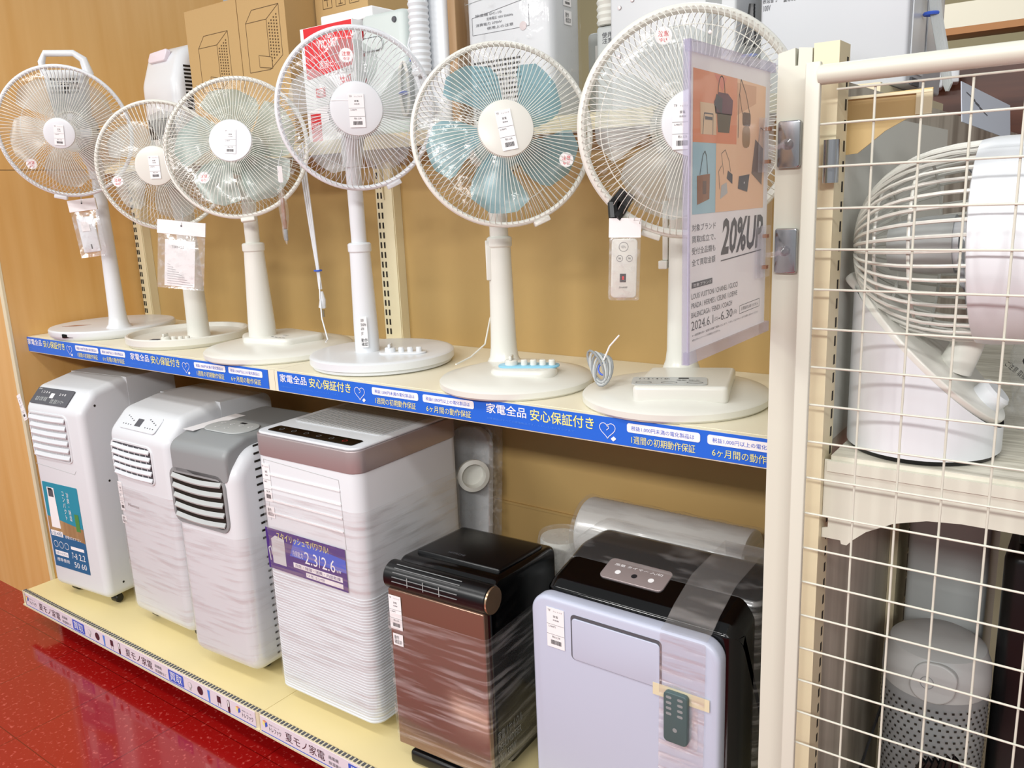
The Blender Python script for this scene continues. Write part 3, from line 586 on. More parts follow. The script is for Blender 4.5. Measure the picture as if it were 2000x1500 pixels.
m = MB(); K = frame((-.002, -.004, ZB + .585), (.75, -.1, .3), (.1, 0, 1)); m.box(-.022, .004, -.05, .03, -.0004, .0004, M_paper, M=K); price_tag(m, K @ Matrix.Translation((-.009, -.01, .001)), .022, .07); m.build('price_tag', t)
casters(t, w_, d_)
# 2
w_, d_ = .287, .335
t = thing('portable_air_conditioner', 'film-wrapped white portable air conditioner with white louvres, second from the wooden wall', 'air conditioner', (.51, .092, Z0 + .0005), 0)
pr = rpoly([(0, 0), (d_, 0), (d_, .612), (.15, .618), (.055, .6), (0, .545)], [.03, .03, .035, .08, .05, .045], 6)
MB().prism(pr, 0, w_, M_white, .026, 'yz', 6, T(0, 0, ZB)).build('body', t)
MB().prism(rpoly([(.17, .004), (d_ + .002, .004), (d_ + .002, .612), (.17, .617)], [0, .02, .03, .0], 5), -.0012, w_ + .0012, M_shadew, .003, 'yz', 2, T(0, 0, ZB)).build('rear_shell', t)
K = frame((0, .0, ZB + .548), (1, 0, 0), (0, .07, .062)) @ Matrix.Translation((0, 0, .003))
m = MB(); m.prism(rrect(.05, .22, .012, .062, .008), -.002, -.0, M_white, M=K); m.quad(.115, .142, .024, .048, M_gink, K, .0004)
for i in range(4):
    for s in (.06, .165): m.quad(s + i * .012, s + .005 + i * .012, .05 - i * .004, .053 - i * .004, M_gink, K, .0004); m.quad(s + i * .012, s + .004 + i * .012, .024, .027, M_gink, K, .0004)
m.build('control_panel', t)
louvre(t, .018, .21, .42, .518, 5, M_white, M_gink, M_white, .6, .003, .016, vert=6)
m = MB(); m.text('Hisense', .055, .11, .332, .341, M_rose, FR, .0007); m.build('maker_lettering', t)
m = MB(); stickerQ(m, .026, .355, .022, .085, FR); stamp(m, FR @ Matrix.Translation((.024, .285, .0005)), .024); m.build('price_tag', t)
casters(t, w_, d_); film(t, w_, d_, .02, .39, M_wrap)
# 3
w_, d_ = .245, .345
t = thing('portable_air_conditioner', 'film-wrapped air conditioner with grey top and grey louvre mouth', 'air conditioner', (.872, .048, Z0 + .0005), math.radians(3))
pr = rpoly([(0, 0), (d_, 0), (d_, .59), (.05, .575), (0, .52)], [.04, .04, .045, .07, .06], 6)
MB().prism(pr, 0, w_, M_white, .032, 'yz', 6, T(0, 0, ZB)).build('body', t)
pr = rpoly([(-.003, .5), (d_ - .01, .5), (d_ - .01, .597), (.06, .597), (-.003, .575)], [.0, .0, .05, .05, .03], 6)
MB().prism(pr, .012, w_ - .02, M_grey, .012, 'yz', 4, T(0, 0, ZB)).build('top_cap', t)
m = MB(); K = T(0, 0, ZB + .5972); m.prism(rrect(.05, .2, .06, .15, .04, 6), 0, .003, M_lgrey, .001, M=K)
for i in range(4): m.disc(.075 + i * .033, .12, .006, M_paper, K, .0034); m.disc(.075 + i * .033, .12, .0045, M_lgrey, K, .0037)
for i in range(2): m.disc(.09 + i * .035, .088, .006, M_paper, K, .0034); m.disc(.09 + i * .035, .088, .0045, M_lgrey, K, .0037)
m.quad(.12, .14, .132, .142, M_ink, K, .0034); m.build('control_panel', t)
MB().box(.02, .06, .04, .2, 0, .0006, M_paper, M=T(0, 0, ZB + .5975)).build('paper_label', t)
louvre(t, .012, .205, .378, .505, 5, M_lgrey, M_slot, M_grey, .5, .006, .02, .01)
m = MB()
for k in range(13): m.quad(.10, .118, .31 + k * .0195, .3155 + k * .0195, M_slot, FX(w_ + .0008, -.036, ZB + .03))
for k in range(15): m.quad(.105, .12, .03 + k * .0185, .0352 + k * .0185, M_slot, FX(w_ + .0008, -.036, ZB + .0))
m.build('side_vents', t)
casters(t, w_, d_, .07); film(t, w_, d_, .03, .36, M_wrap, r=.04)
# 4
w_, d_ = .325, .335
t = thing('portable_air_conditioner', 'tall white air conditioner with grey metal band and purple sticker', 'air conditioner', (1.187, .076, Z0 + .0005), math.radians(1))
MB().prism(rrect(0, w_, 0, d_, .03, 6), 0, .585, M_white, .004, M=T(0, 0, ZB)).build('body', t)
m = MB(); m.prism(rrect(-.002, w_ + .002, -.002, d_ + .002, .031, 6), .583, .632, M_rose, .002, M=T(0, 0, ZB)); m.build('metal_band', t)
m = MB(); m.prism(rrect(.002, w_ - .002, .002, d_ - .002, .028, 6), .632, .638, M_white, .003, M=T(0, 0, ZB)); m.build('top_plate', t)
m = MB(); K = T(0, 0, ZB + .6382); m.prism(rrect(.025, w_ - .025, .1, d_ - .01, .01, 3), 0, .0015, M_shadew, .0005, M=K)
for i in range(22): m.line([(.03 + i * .0126, .105), (.03 + i * .0126, d_ - .015)], .0025, M_lgrey, K, .0018)
for j in range(11): m.line([(.03, .11 + j * .0205), (w_ - .03, .11 + j * .0205)], .0025, M_lgrey, K, .0019)
m.build('top_grid', t)
m = MB(); m.prism(rrect(.03, w_ - .028, .018, .056, .006), 0, .0015, M_gloss, .0004, M=K)
for i in range(6): m.line([(.06 + i * .04 + .005 * math.cos(q), .036 + .006 * math.sin(q)) for q in [2 * PI * k / 10 for k in range(11)]], .0008, M_red if i == 5 else M_grey, K, .0018)
m.build('touch_panel', t)
m = MB(); m.line([(.03, .575), (.27, .565), (.275, .41)], .0012, M_lgrey, FR, .0006); m.line([(.03, .575), (.035, .43)], .0012, M_lgrey, FR, .0006)
for k in range(4): m.quad(.045, .272, .447 + k * .031, .4505 + k * .031, M_paper, FR, .0006, .002); m.quad(.045, .272, .4455 + k * .031, .447 + k * .031, M_lgrey, FR, .0006)
m.build('front_flaps', t)
m = MB()
for k in range(44):
    z = .004 + k * .0068; po = rrect(-.0015, w_ + .0015, -.0015, d_ + .001, .031, 6); m.loft([[(x, y, z + a) for x, y in inset(po, b)] for a, b in ((0, .0016), (.001, 0), (.0034, 0), (.0044, .0016))], M_white, T(0, 0, ZB), (False, False))
m.build('ribbed_lower_shell', t)
m = MB(); K = FR; m.quad(.012, .272, .31, .41, M_purple, K, .0026, .0003); m.poly([(.09, .355), (.272, .355), (.272, .385), (.11, .4)], M_sblue, K, .0031)
m.text('スタイリッシュでパワフル!', .05, .22, .387, .405, M_yel, K, .0034); m.text('冷房能力', .1, .135, .357, .372, M_paper, K, .0034); m.text('2.3', .14, .182, .348, .377, M_paper, K, .0034); m.text('/', .186, .192, .348, .377, M_paper, K, .0034); m.text('2.6', .196, .238, .348, .377, M_paper, K, .0034); m.text('kW', .242, .256, .35, .358, M_paper, K, .0034)
m.poly([(.03, .325), (.075, .325), (.075, .39), (.045, .395), (.03, .385)], M_shadew, K, .0034); m.line([(.022, .33), (.018, .36), (.026, .365), (.03, .345)], .003, M_shadew, K, .0034)
m.quad(.1, .258, .33, .342, M_paper, K, .0034); m.text('冷房・除湿・送風・内部乾燥', .105, .252, .332, .340, M_purple, K, .0037); m.quad(.14, .258, .315, .326, M_paper, K, .0034); m.text('リモコン付', .145, .2, .317, .324, M_purple, K, .0037)
m.build('product_sticker', t)
m = MB(); stickerQ(m, .035, .52, .026, .09, FR); stamp(m, FR @ Matrix.Translation((.037, .45, .001)), .027); m.build('price_tag', t)
casters(t, w_, d_, .07); film(t, w_, d_, .02, .5, M_wrap, e=.005, r=.034)
# exhaust plate in a bag leaning behind it
t = thing('duct_plate', 'white duct fitting in a clear bag, leaning behind the purple-stickered air conditioner', 'duct fitting', (1.455, .475, Z0 + .001), 0)
m = MB(); K = frame((0, 0, .0), (1, .1, 0), (0, .1, 1)); m.prism(rrect(-.06, .06, .0, .6, .05, 6), -.012, .012, M_shadew, .004, M=K); m.build('plate', t)
MB().lathe([(.034, .012), (.035, .03), (.04, .032), (.04, .04), (.03, .043), (.028, .02), (.005, .019)], 36, M_white2, frame((.03, -.0, .5), (.6, .8, 0), (0, .05, 1))).build('hose_collar', t)
MB().prism(rrect(-.075, .085, -.0, .62, .03, 5), -.02, .035, M_bag, .01, M=K).build('clear_bag', t)
# 5: bronze
w_, d_ = .243, .268
t = thing('dehumidifier', 'brown mirror-fronted dehumidifier with black top and sides, partly film wrapped', 'dehumidifier', (1.592, .066, Z0 + .0005), math.radians(3)); K0 = T(0, 0, 0)
m = MB(); m.prism(rpoly([(.012, .045), (d_, .03), (d_, .432), (.05, .446), (.012, .42)], [.004, .02, .02, .02, .01], 4), 0, w_, M_gloss, .012, 'yz', 4); m.build('body', t)
m = MB(); m.box(.004, w_ - .002, -.004, .012, .04, .395, M_bronze, .003); m.build('front_mirror_panel', t)
m = MB(); Kx = T(0, .022, .415) @ Matrix.Rotation(PI / 2, 4, 'Y'); m.lathe([(.024, -.008), (.029, -.003), (.029, w_ + .0), (.024, w_ + .004)], 36, M_dark, Kx); m.build('front_roller', t)
m = MB()
for k in range(5): a = math.radians(150 - k * 18); m.box(.02, w_ - .06, -.0008, .0008, 0, .001, M_grey, M=T(0, .022, .415) @ Matrix.Rotation(a, 4, 'X') @ Matrix.Translation((0, 0, -.0)) @ Matrix.Translation((0, .0, .0285)) if False else T(0, .022 - .0298 * math.sin(math.radians(20 + k * 18)), .415 + .0298 * math.cos(math.radians(20 + k * 18))))
for x in (.06, .1, .14): m.box(x, x + .001, -.0085, -.0075, .41, .43, M_lgrey)
m.build('outlet_slats', t)
m = MB(); m.lathe([(.004, 0), (.018, .0006), (.0265, 0), (.027, -.004)], 36, mat('champagne_metal', 'B79C80', .25, .8), T(w_ + .0052, .022, .415) @ Matrix.Rotation(PI / 2, 4, 'Y')); m.build('bronze_end_cap', t)
m = MB(); m.prism(rpoly([(.07, .43), (.235, .425), (.245, .43), (.235, .441), (.075, .452)], .004, 3), .02, w_ - .015, M_dark, .006, 'yz', 3); m.build('top_lid', t)
m = MB(); m.text('HITACHI', .06, .1, .09, .098, M_gink, T(.03, 0, .4525), 0); m.build('maker_lettering', t)
m = MB(); stickerQ(m, .022, .345, .032, .075, frame((0, -.0045, 0), (1, 0, 0), (0, 0, 1))); stamp(m, frame((.024, -.0055, .285), (1, 0, 0), (0, 0, 1)), .026); m.build('price_tag', t)
m = MB(); m.box(.03, w_ - .03, -.004, .05, 0, .03, M_dark, .008); m.box(.02, w_ - .02, .1, d_ - .02, 0, .034, M_dark, .008); m.build('foot', t)
m = MB(); m.text('家電リサイクル\nDEHUMIDIFIER\n100V 330W', .02, .11, .06, .13, M_grey, FX(w_ + .0008, .0, 0), 0); m.build('rating_print', t)
mm = MB(); po = rrect(-.004, w_ + .004, -.008, d_ + .004, .012, 4); mm.loft([[(x + .001 * math.sin(k * 2 + 9 * y), y + .001 * math.cos(k + 12 * x), .045 + .3 * k / 10) for x, y in po] for k in range(11)], M_wrapd, cap=(False, False)); mm.build('plastic_wrap', t)
t = thing('wrapped_hose_fitting', 'small white hose fitting in crumpled film behind the brown dehumidifier', 'hose fitting', (1.772, .44, Z0 + .001), 0)
MB().lathe([(.03, 0), (.03, .30), (.045, .35), (.048, .40), (.046, .405)], 28, M_white2).build('hose_end', t)
MB().lathe([(.05, .28), (.053, .33), (.058, .38), (.05, .415), (.02, .42)], 14, M_bag).build('crumpled_film', t)
# 6: big white and black
t = thing('air_purifier', 'large black and white cabinet cooler with a remote taped on its white front', 'air cooler', (1.925, .10, Z0 + .0005), 0)
w_, d_ = .37, .27
MB().prism(rpoly([(.03, .03), (d_, .03), (d_, .50), (.16, .505), (.05, .475), (.03, .46)], [.005, .02, .05, .06, .03, .01], 6), .008, w_ + .01, M_gloss, .03, 'yz', 6).build('black_cabinet', t)
MB().prism(rrect(0, .362, .02, .458, .035, 8), 0, .032, M_cool, .008, 'xz').build('white_front_panel', t)
K = frame((0, -.0004, 0), (1, 0, 0), (0, 0, 1))
m = MB(); m.prism(rrect(.086, .262, .35, .437, .008, 4), -.0005, .0004, M_gink, M=K); m.prism(rrect(.089, .259, .351, .431, .007, 4), 0, .0022, M_cool, .0015, M=K); m.build('handle_flap', t)
m = MB(); stickerQ(m, .054, .4, .037, .078, K); m.build('price_tag', t)
Kt = frame((0, .045, .4735), (1, 0, 0), (0, .11, .03)); m = MB(); m.prism(rrect(.1, .225, .03, .085, .01), -.002, .003, M_rose, .001, M=Kt)
for i in range(3): m.disc(.13 + i * .033, .05, .0055, M_paper if i != 1 else M_ink, Kt, .0034)
m.text('風量 タイマー 入/切', .115, .21, .066, .072, M_paper, Kt, .0034); m.build('control_plate', t)
m = MB(); m.prism(rrect(-.025, .035, -.055, .055, .01), 0, .0008, M_bag, M=K @ Matrix.Translation((.292, .31, .001))); m.box(-.045, .055, .028, .05, .0012, .0016, M_cream, M=K @ Matrix.Translation((.292, .31, .001))); m.build('tape', t)
mw = MB(); mw.prism(rpoly([(.255, .02), (.335, .02), (.34, .455), (.26, .455)], .004), .002, .0035, M_wrap, M=K); L = []
for q, (y, z) in enumerate(((.0, .456), (.02, .462), (.05, .478), (.12, .503), (.2, .506), (.27, .51), (.285, .4), (.285, .05))): L.append([(x, y - .004, z + .006) for x in (.262, .28, .3, .32, .342)][::-1] + [(x, y - .003, z + .0045) for x in (.262, .28, .3, .32, .342)])
mw.loft(L, M_wrap); mw.build('film_band', t)
m = MB(); stamp(m, FX(w_ + .0125, .17, .39), .03); m.build('side_stamp', t)
m = MB(); m.prism(rpoly([(.1, .05), (.28, .05), (.28, .51), (.24, .515), (.16, .513), (.1, .49)], .03, 5), -.0, w_ + .02, M_wrapd, .02, 'yz', 4); m.build('side_film', t)
tr = thing('remote_control', 'dark green-grey remote taped flat on the white cooler front', 'remote control', (2.217, .0965, .478), 0)
K = frame((0, -.0008, 0), (1, 0, 0), (0, 0, 1)); MB().prism(rrect(-.021, .021, -.046, .046, .007), -.001, .009, mat('teal_grey_plastic', '4A5F60', .45), .002, M=K).build('handset', tr)
m = MB()
for i in range(2):
    for j in range(4): m.poly(rrect(-.016 + i * .02, -.006 + i * .02, .005 + j * .01, .010 + j * .01, .002, 2), M_grey, K, .0094)
m.disc(0, -.02, .004, M_grey, K, .0094); m.build('button_print', tr)
# silver duct roll lying on top
t = thing('exhaust_duct', 'silver flexible duct roll wrapped in film on top of the black cooler', 'duct', (2.02, .46, .60), 0)
m = MB(); Kx = Matrix.Rotation(PI / 2, 4, 'Y'); pf = []
for k in range(61): z = -.185 + .37 * k / 60; pf.append((.068 + .0016 * (k % 2), z))
m.lathe([(.04, -.186)] + pf + [(.04, .186)], 40, mat('duct_silver', 'DADAD6', .35, .15), Kx @ Matrix.Translation((0, 0, 0))); m.build('duct', t)
MB().prism(rrect(-.18, .18, -.073, -.05, .01), -.06, .03, M_wrapd, .01).build('crumpled_film', t)
m = MB(); L = []
for k in range(15): z = -.192 + .384 * k / 14; L.append([((.0735 + .002 * math.sin(k * 2.3 + 3 * a)) * math.cos(a), (.0735 + .002 * math.cos(k * 1.7 + 4 * a)) * math.sin(a), z) for a in [2 * PI * i / 28 for i in range(28)]])
m.loft(L, M_wrap, Kx); m.build('plastic_wrap', t)
MB().box(-.17, .17, -.05, .06, -.434, -.085, M_grey, .03).build('duct_stand', t)

# ------------------------------------------------------------------ end posts, sign, mesh panel
t = thing('gondola_post', 'ivory steel end post carrying the two magnets and the acrylic sign', 'post', (2.418, -.02, FL))
m = MB(); m.M = T(-2.418, .02, -FL); m.prism([(2.401, FL), (2.439, FL), (2.439, 1.472), (2.424, 1.474), (2.4235, 1.455), (2.4205, 1.455), (2.42, 1.474), (2.401, 1.470)], -.042, 0, M_post, plane='xz'); m.build('front_post', t)
m = MB(); m.M = T(-2.418, .02, -FL); m.box(2.401, 2.4395, .0005, .56, FL, 1.44, M_post); m.build('end_panel', t)
t = thing('gondola_post', 'cream slotted post just behind the left side of the wire mesh panel', 'post', (2.453, -.02, FL))
m = MB(); m.M = T(-2.453, .02, -FL); m.box(2.4405, 2.468, -.042, .0, FL, 1.476, M_cream); z = .1
while z < 1.46: m.box(2.4675, 2.4683, -.012, -.006, z, z + .012, M_slot); z += .0225
m.build('slotted_channel', t)
for i, zc in enumerate((1.3705, 1.2505)):
    t = thing('magnet_clip', '%s of the two chrome magnets holding the acrylic sign on the post' % ('upper', 'lower')[i], 'magnet', (2.417, -.0425, zc), 0, 'chrome sign magnets')
    K = frame((0, 0, 0), (1, 0, 0), (0, 0, 1)); MB().prism(rrect(-.012, .014, -.026, .026, .003), 0, .006, M_steel, .0015, M=K).build('steel_plate', t)
    m = MB(); m.lathe([(.006, .006), (.0065, .009), (.003, .011), (.005, .014), (.005, .018), (.001, .021)], 20, M_acryl, K); m.tube([(0, 0, .016), (-.008, -.003, .018), (-.0175, -.004, .018)], .003, 8, M_acryl, K); m.build('ball_joint', t)
    m = MB(); m.box(-.022, -.0175, -.03, .03, .003, .026, M_acryl, .001, K); m.box(-.024, -.0222, -.03, .03, .014, .034, M_acryl, 0, K)
    for s in (-.02, .016): m.box(-.0215, -.0165, s, s + .004, .012, .02, M_brownbag, 0, K)
    m.build('sign_clip', t)
# acrylic sign, facing +x; u runs from the near edge (0) to the post (.238); v up from the bottom edge
t = thing('acrylic_sign', 'acrylic sign with handbag poster reading 20%UP, clipped to the ivory post', 'sign', (2.3905, -.2635, 1.152))
K = FX(0, 0, 0)
MB().prism(rrect(0, .236, 0, .31, .003), -.0035, -.0022, M_acrylf, M=K).build('rear_sheet', t)
MB().prism(rrect(0, .236, 0, .31, .003), .0022, .0035, M_acrylf, M=K).build('front_sheet', t)
m = MB(); m.box(0, .0035, 0, .31, -.0035, .0035, M_edge, M=K); m.box(.0036, .236, 0, .012, -.0033, .0033, M_edge, M=K); m.box(.0036, .236, .3, .31, -.0033, .0033, M_edge, M=K); m.build('sheet_edges', t)
m = MB(); m.quad(.006, .226, .012, .3, M_paper, K, -.0006, .0010)
W = .0006; u0, um, ub, uR = .014, .126, .071, .212; vT, vM, vB = .285, .218, .149
m.poly([(u0, vM), (um, vM), (um, vT), (u0, vT + .001)], M_org, K, W); m.poly([(um, vB), (uR, vB), (uR, vT - .002), (um, vT)], M_peach, K, W); m.quad(u0, ub, vB, vM, M_sky, K, W); m.quad(ub, um, vB, vM, M_peach, K, W + .0001)
m.poly([(um, vM + .03), (uR - .03, vM + .045), (uR - .03, vT - .004), (um, vT - .004)], mat('poster_tan', 'DDAE8B', .5), K, W + .0001); m.poly([(u0, vM), (um, vM), (um, vM + .02), (u0, vM + .012)], mat('poster_orange_floor', 'E3906A', .5), K, W + .0001)
m.poly([(u0 + .05, vT), (um - .03, vT - .002), (um - .04, vT - .016)], mat('poster_coral', 'DE8474', .5), K, W + .0001)
# bags printed on the poster: plain generic shapes
m.poly([(.032, .226), (.071, .226), (.070, .256), (.030, .256)], mat('print_cream', 'DFC3A0', .5), K, W + .0002); m.line([(.037, .226), (.04, .246), (.062, .246), (.062, .226)], .0012, M_gink, K, W + .0003); m.quad(.042, .060, .240, .243, M_gink, K, W + .0004)
m.poly([(.075, .229), (.105, .229), (.110, .248), (.072, .248)], mat('print_olive', '5C5343', .5), K, W + .0002); m.poly([(.068, .247), (.112, .247), (.114, .262), (.1, .268), (.076, .268), (.064, .258)], mat('print_plum', '6A4154', .5), K, W + .0002); m.poly([(.064, .255), (.084, .247), (.086, .262), (.07, .266)], M_gink, K, W + .0003)
m.line([(.083 + .009 * (math.cos(a)), .266 + .018 * math.sin(a)) for a in [PI * i / 10 for i in range(11)]], .0012, M_ink, K, W + .0003)
m.poly(rpoly([(.142, .238), (.166, .238), (.166, .252), (.142, .252)], .004), mat('print_brown', '6A5043', .5), K, W + .0002); m.poly(rpoly([(.143, .215), (.165, .215), (.166, .238), (.142, .238)], .008, 4), mat('print_ochre', 'A07F58', .5), K, W + .0002)
m.line([(.141, .25), (.132, .27), (.136, .285), (.15, .272), (.164, .25)], .001, M_ink, K, W + .0003); m.line([(.13, .225), (.131, .27)], .0012, M_gink, K, W + .0003)
m.poly([(.172, .188), (.205, .175), (.208, .215), (.182, .225)], mat('print_grey', '77665F', .5), K, W + .0002); m.line([(.192, .22), (.197, .238), (.206, .236), (.208, .215)], .0009, M_gink, K, W + .0003)
m.poly([(.025, .158), (.055, .163), (.056, .188), (.024, .186)], M_brownbag, K, W + .0002); m.quad(.038, .047, .168, .181, mat('print_brown', '6A5043'), K, W + .0003); m.line([(.031, .187), (.038, .206), (.043, .21), (.047, .205), (.05, .188)], .0011, M_ink, K, W + .0003)
m.line([(.092, .187), (.085, .208), (.095, .212), (.107, .2), (.11, .19)], .0007, M_gink, K, W + .0003); m.poly([(.1, .183), (.116, .177), (.116, .187), (.103, .191)], M_gink, K, W + .0003); m.poly([(.083, .162), (.103, .168), (.1, .179), (.086, .176)], M_lgrey, K, W + .0003); m.line([(.082, .172), (.078, .19), (.086, .196)], .0007, M_gink, K, W + .0003)
m.poly([(.132, .172), (.160, .168), (.166, .187), (.135, .185)], M_gink, K, W + .0003); m.disc(.15, .178, .0012, M_paper, K, W + .0005)
m.text('20%UP', .088, .214, .103, .142, M_gink, K, W, .18, .03); m.line([(.088, .0975), (.21, .1005)], .0012, M_gink, K, W)
for i, s in enumerate(('対象ブランド', '買取成立で、', '受付全品類も', '全て買取金額')): m.text(s, .014, .073, .1325 - i * .0115, .1395 - i * .0115, M_gink, K, W)
m.quad(.014, .066, .076, .082, M_gink, K, W); m.text('対象ブランド', .017, .063, .0772, .0808, M_paper, K, W + .0004)
for i, (s, e) in enumerate((('LOUIS VUITTON / CHANEL / GUCCI', .137), ('PRADA / HERMES / CELINE / LOEWE', .137), ('BALENCIAGA / FENDI / COACH', .122))): m.text(s, .014, e, .065 - i * .0095, .0705 - i * .0095, M_gink, K, W)
m.text('2024.6.1', .014, .07, .033, .0425, M_gink, K, W); m.text('(土)', .072, .082, .0345, .0395, M_gink, K, W); m.text('-6.30', .084, .124, .033, .0425, M_gink, K, W); m.text('(日)', .126, .137, .0345, .0395, M_gink, K, W)
m.line([(.145, .033), (.208, .034), (.208, .043), (.145, .042), (.145, .033)], .0006, M_gink, K, W); m.text('上限設定はありません', .149, .204, .036, .040, M_gink, K, W)
m.text('※一部店舗を除く全国の店舗で実施いたします。くわしくはスタッフまでお問い合わせください', .016, .205, .0265, .029, M_gink, K, W); m.text('※他のキャンペーンとの併用はできません。', .016, .09, .0215, .024, M_gink, K, W)
m.build('poster', t)
# wire mesh end panel
t = thing('wire_mesh_panel', 'ivory wire mesh panel with square cells and round top tube, at the right', 'mesh panel', (2.445, -.072, FL))
OX, OY = 2.445, -.072
m = MB(); m.box(-.0015, .0145, -.008, .0, .01, 1.452 - FL, M_post, .0015); m.build('side_frame', t)
m = MB(); m.tube([(.0125, -.002, 1.4385 - FL), (.62, -.002, 1.4385 - FL)], .0105, 18, M_post); m.build('top_tube', t)
m = MB(); k = 0; z = 1.388 - FL
while z > .02: m.tube([(.008, .0, z), (.62, .0, z)], .0013, 8, M_post); z -= .0446
m.tube([(.03, .0, 1.4225 - FL), (.62, .0, 1.4225 - FL)], .0012, 8, M_post)
for k in range(13): x = 2.4592 + .0538 + k * .0452 - OX; m.tube([(x, .0028, .02), (x, .0028, 1.4225 - FL)], .0013, 8, M_post)
m.build('wire_grid', t)
m = MB(); m.lathe([(.0085, 1.326 - FL), (.0085, 1.372 - FL)], 20, M_steel, T(.022, .018, 0)); m.build('chrome_sleeve', t)

# ------------------------------------------------------------------ right-hand gondola (its bays open towards +x)
m = MB(); m.box(2.441, 2.458, .001, 2.2, FL, 1.44, M_marble); tag(m.build('marbled_back_panel'), 'grey marbled laminate back panel behind the wire mesh', 'panel')
m = MB(); m.box(2.4585, 2.4595, .001, .7, 1.006, 1.41, mat('pale_grey_panel', 'DCDDD5', .5)); tag(m.build('grey_back_panel'), 'plain light grey panel behind the white circulator fan', 'panel')
t = thing('slotted_upright', 'cream slotted upright seen behind the mesh at the end of the marbled panel', 'upright', (2.47, .48, FL))
m = MB(); m.M = T(-2.47, -.48, -FL); m.box(2.4585, 2.472, .43, .52, Z0 + .0105, 1.0, M_cream); m.build('channel', t)
m = MB(); m.M = T(-2.47, -.48, -FL); m.box(2.4585, 2.464, .521, .575, Z0 + .0105, 1.0, M_slot); z = .2
while z < .95: m.box(2.464, 2.4675, .521, .575, z, z + .003, M_cream); z += .05
m.box(2.464, 2.4655, .53, .565, .865, .88, M_red); m.build('slot_column', t)
t = thing('shelf', 'striated pale shelf under the white circulator fan behind the mesh', 'shelf', (2.47, 0, .965))
m = MB(); m.M = T(-2.47, 0, -.965); m.box(2.475, 3.2, -.028, .95, .985, 1.004, M_striae); m.build('shelf_board', t)
m = MB(); m.M = T(-2.47, 0, -.965); m.prism([(2.4685, .999), (2.476, .999), (2.476, .984), (3.2, .984), (3.2, .944), (2.62, .946), (2.585, .9425), (2.55, .932), (2.52, .915), (2.505, .901), (2.4985, .893), (2.492, .8935), (2.491, .898), (2.4685, .898), (2.4685, .91), (2.4755, .912), (2.4755, .925), (2.4685, .926)], -.031, -.029, M_post, plane='xz'); m.build('bracket', t)
m = MB(); m.M = T(-2.47, 0, -.965); m.box(2.472, 3.2, -.034, -.0285, .985, .9985, M_post); m.build('end_lip', t)
t = thing('shelf_bracket', 'bare tan steel bracket projecting near the top of the mesh panel', 'bracket', (2.462, .02, 1.39))
m = MB(); m.M = T(-2.462, -.02, -1.39); m.prism([(2.462, 1.421), (2.552, 1.4235), (2.552, 1.397), (2.53, 1.394), (2.505, 1.381), (2.487, 1.3665), (2.476, 1.358), (2.462, 1.357)], .019, .0215, mat('tan_steel', 'CDB27C', .4), plane='xz'); m.box(2.462, 2.552, .015, .0215, 1.4185, 1.4215, M_cream); m.build('plate', t)
m = MB(); m.M = T(-2.462, -.02, -1.39); m.box(2.536, 2.5525, .0155, .019, 1.396, 1.421, M_cream); m.build('end_cap', t)
t = thing('deck', 'pale deck floor of the bay behind the mesh', 'shelf', (2.47, 0, FL))
m = MB(); m.M = T(-2.47, 0, -FL); m.box(2.4585, 3.2, -.03, 2.0, FL, Z0 + .01, M_cream); m.build('deck_board', t)
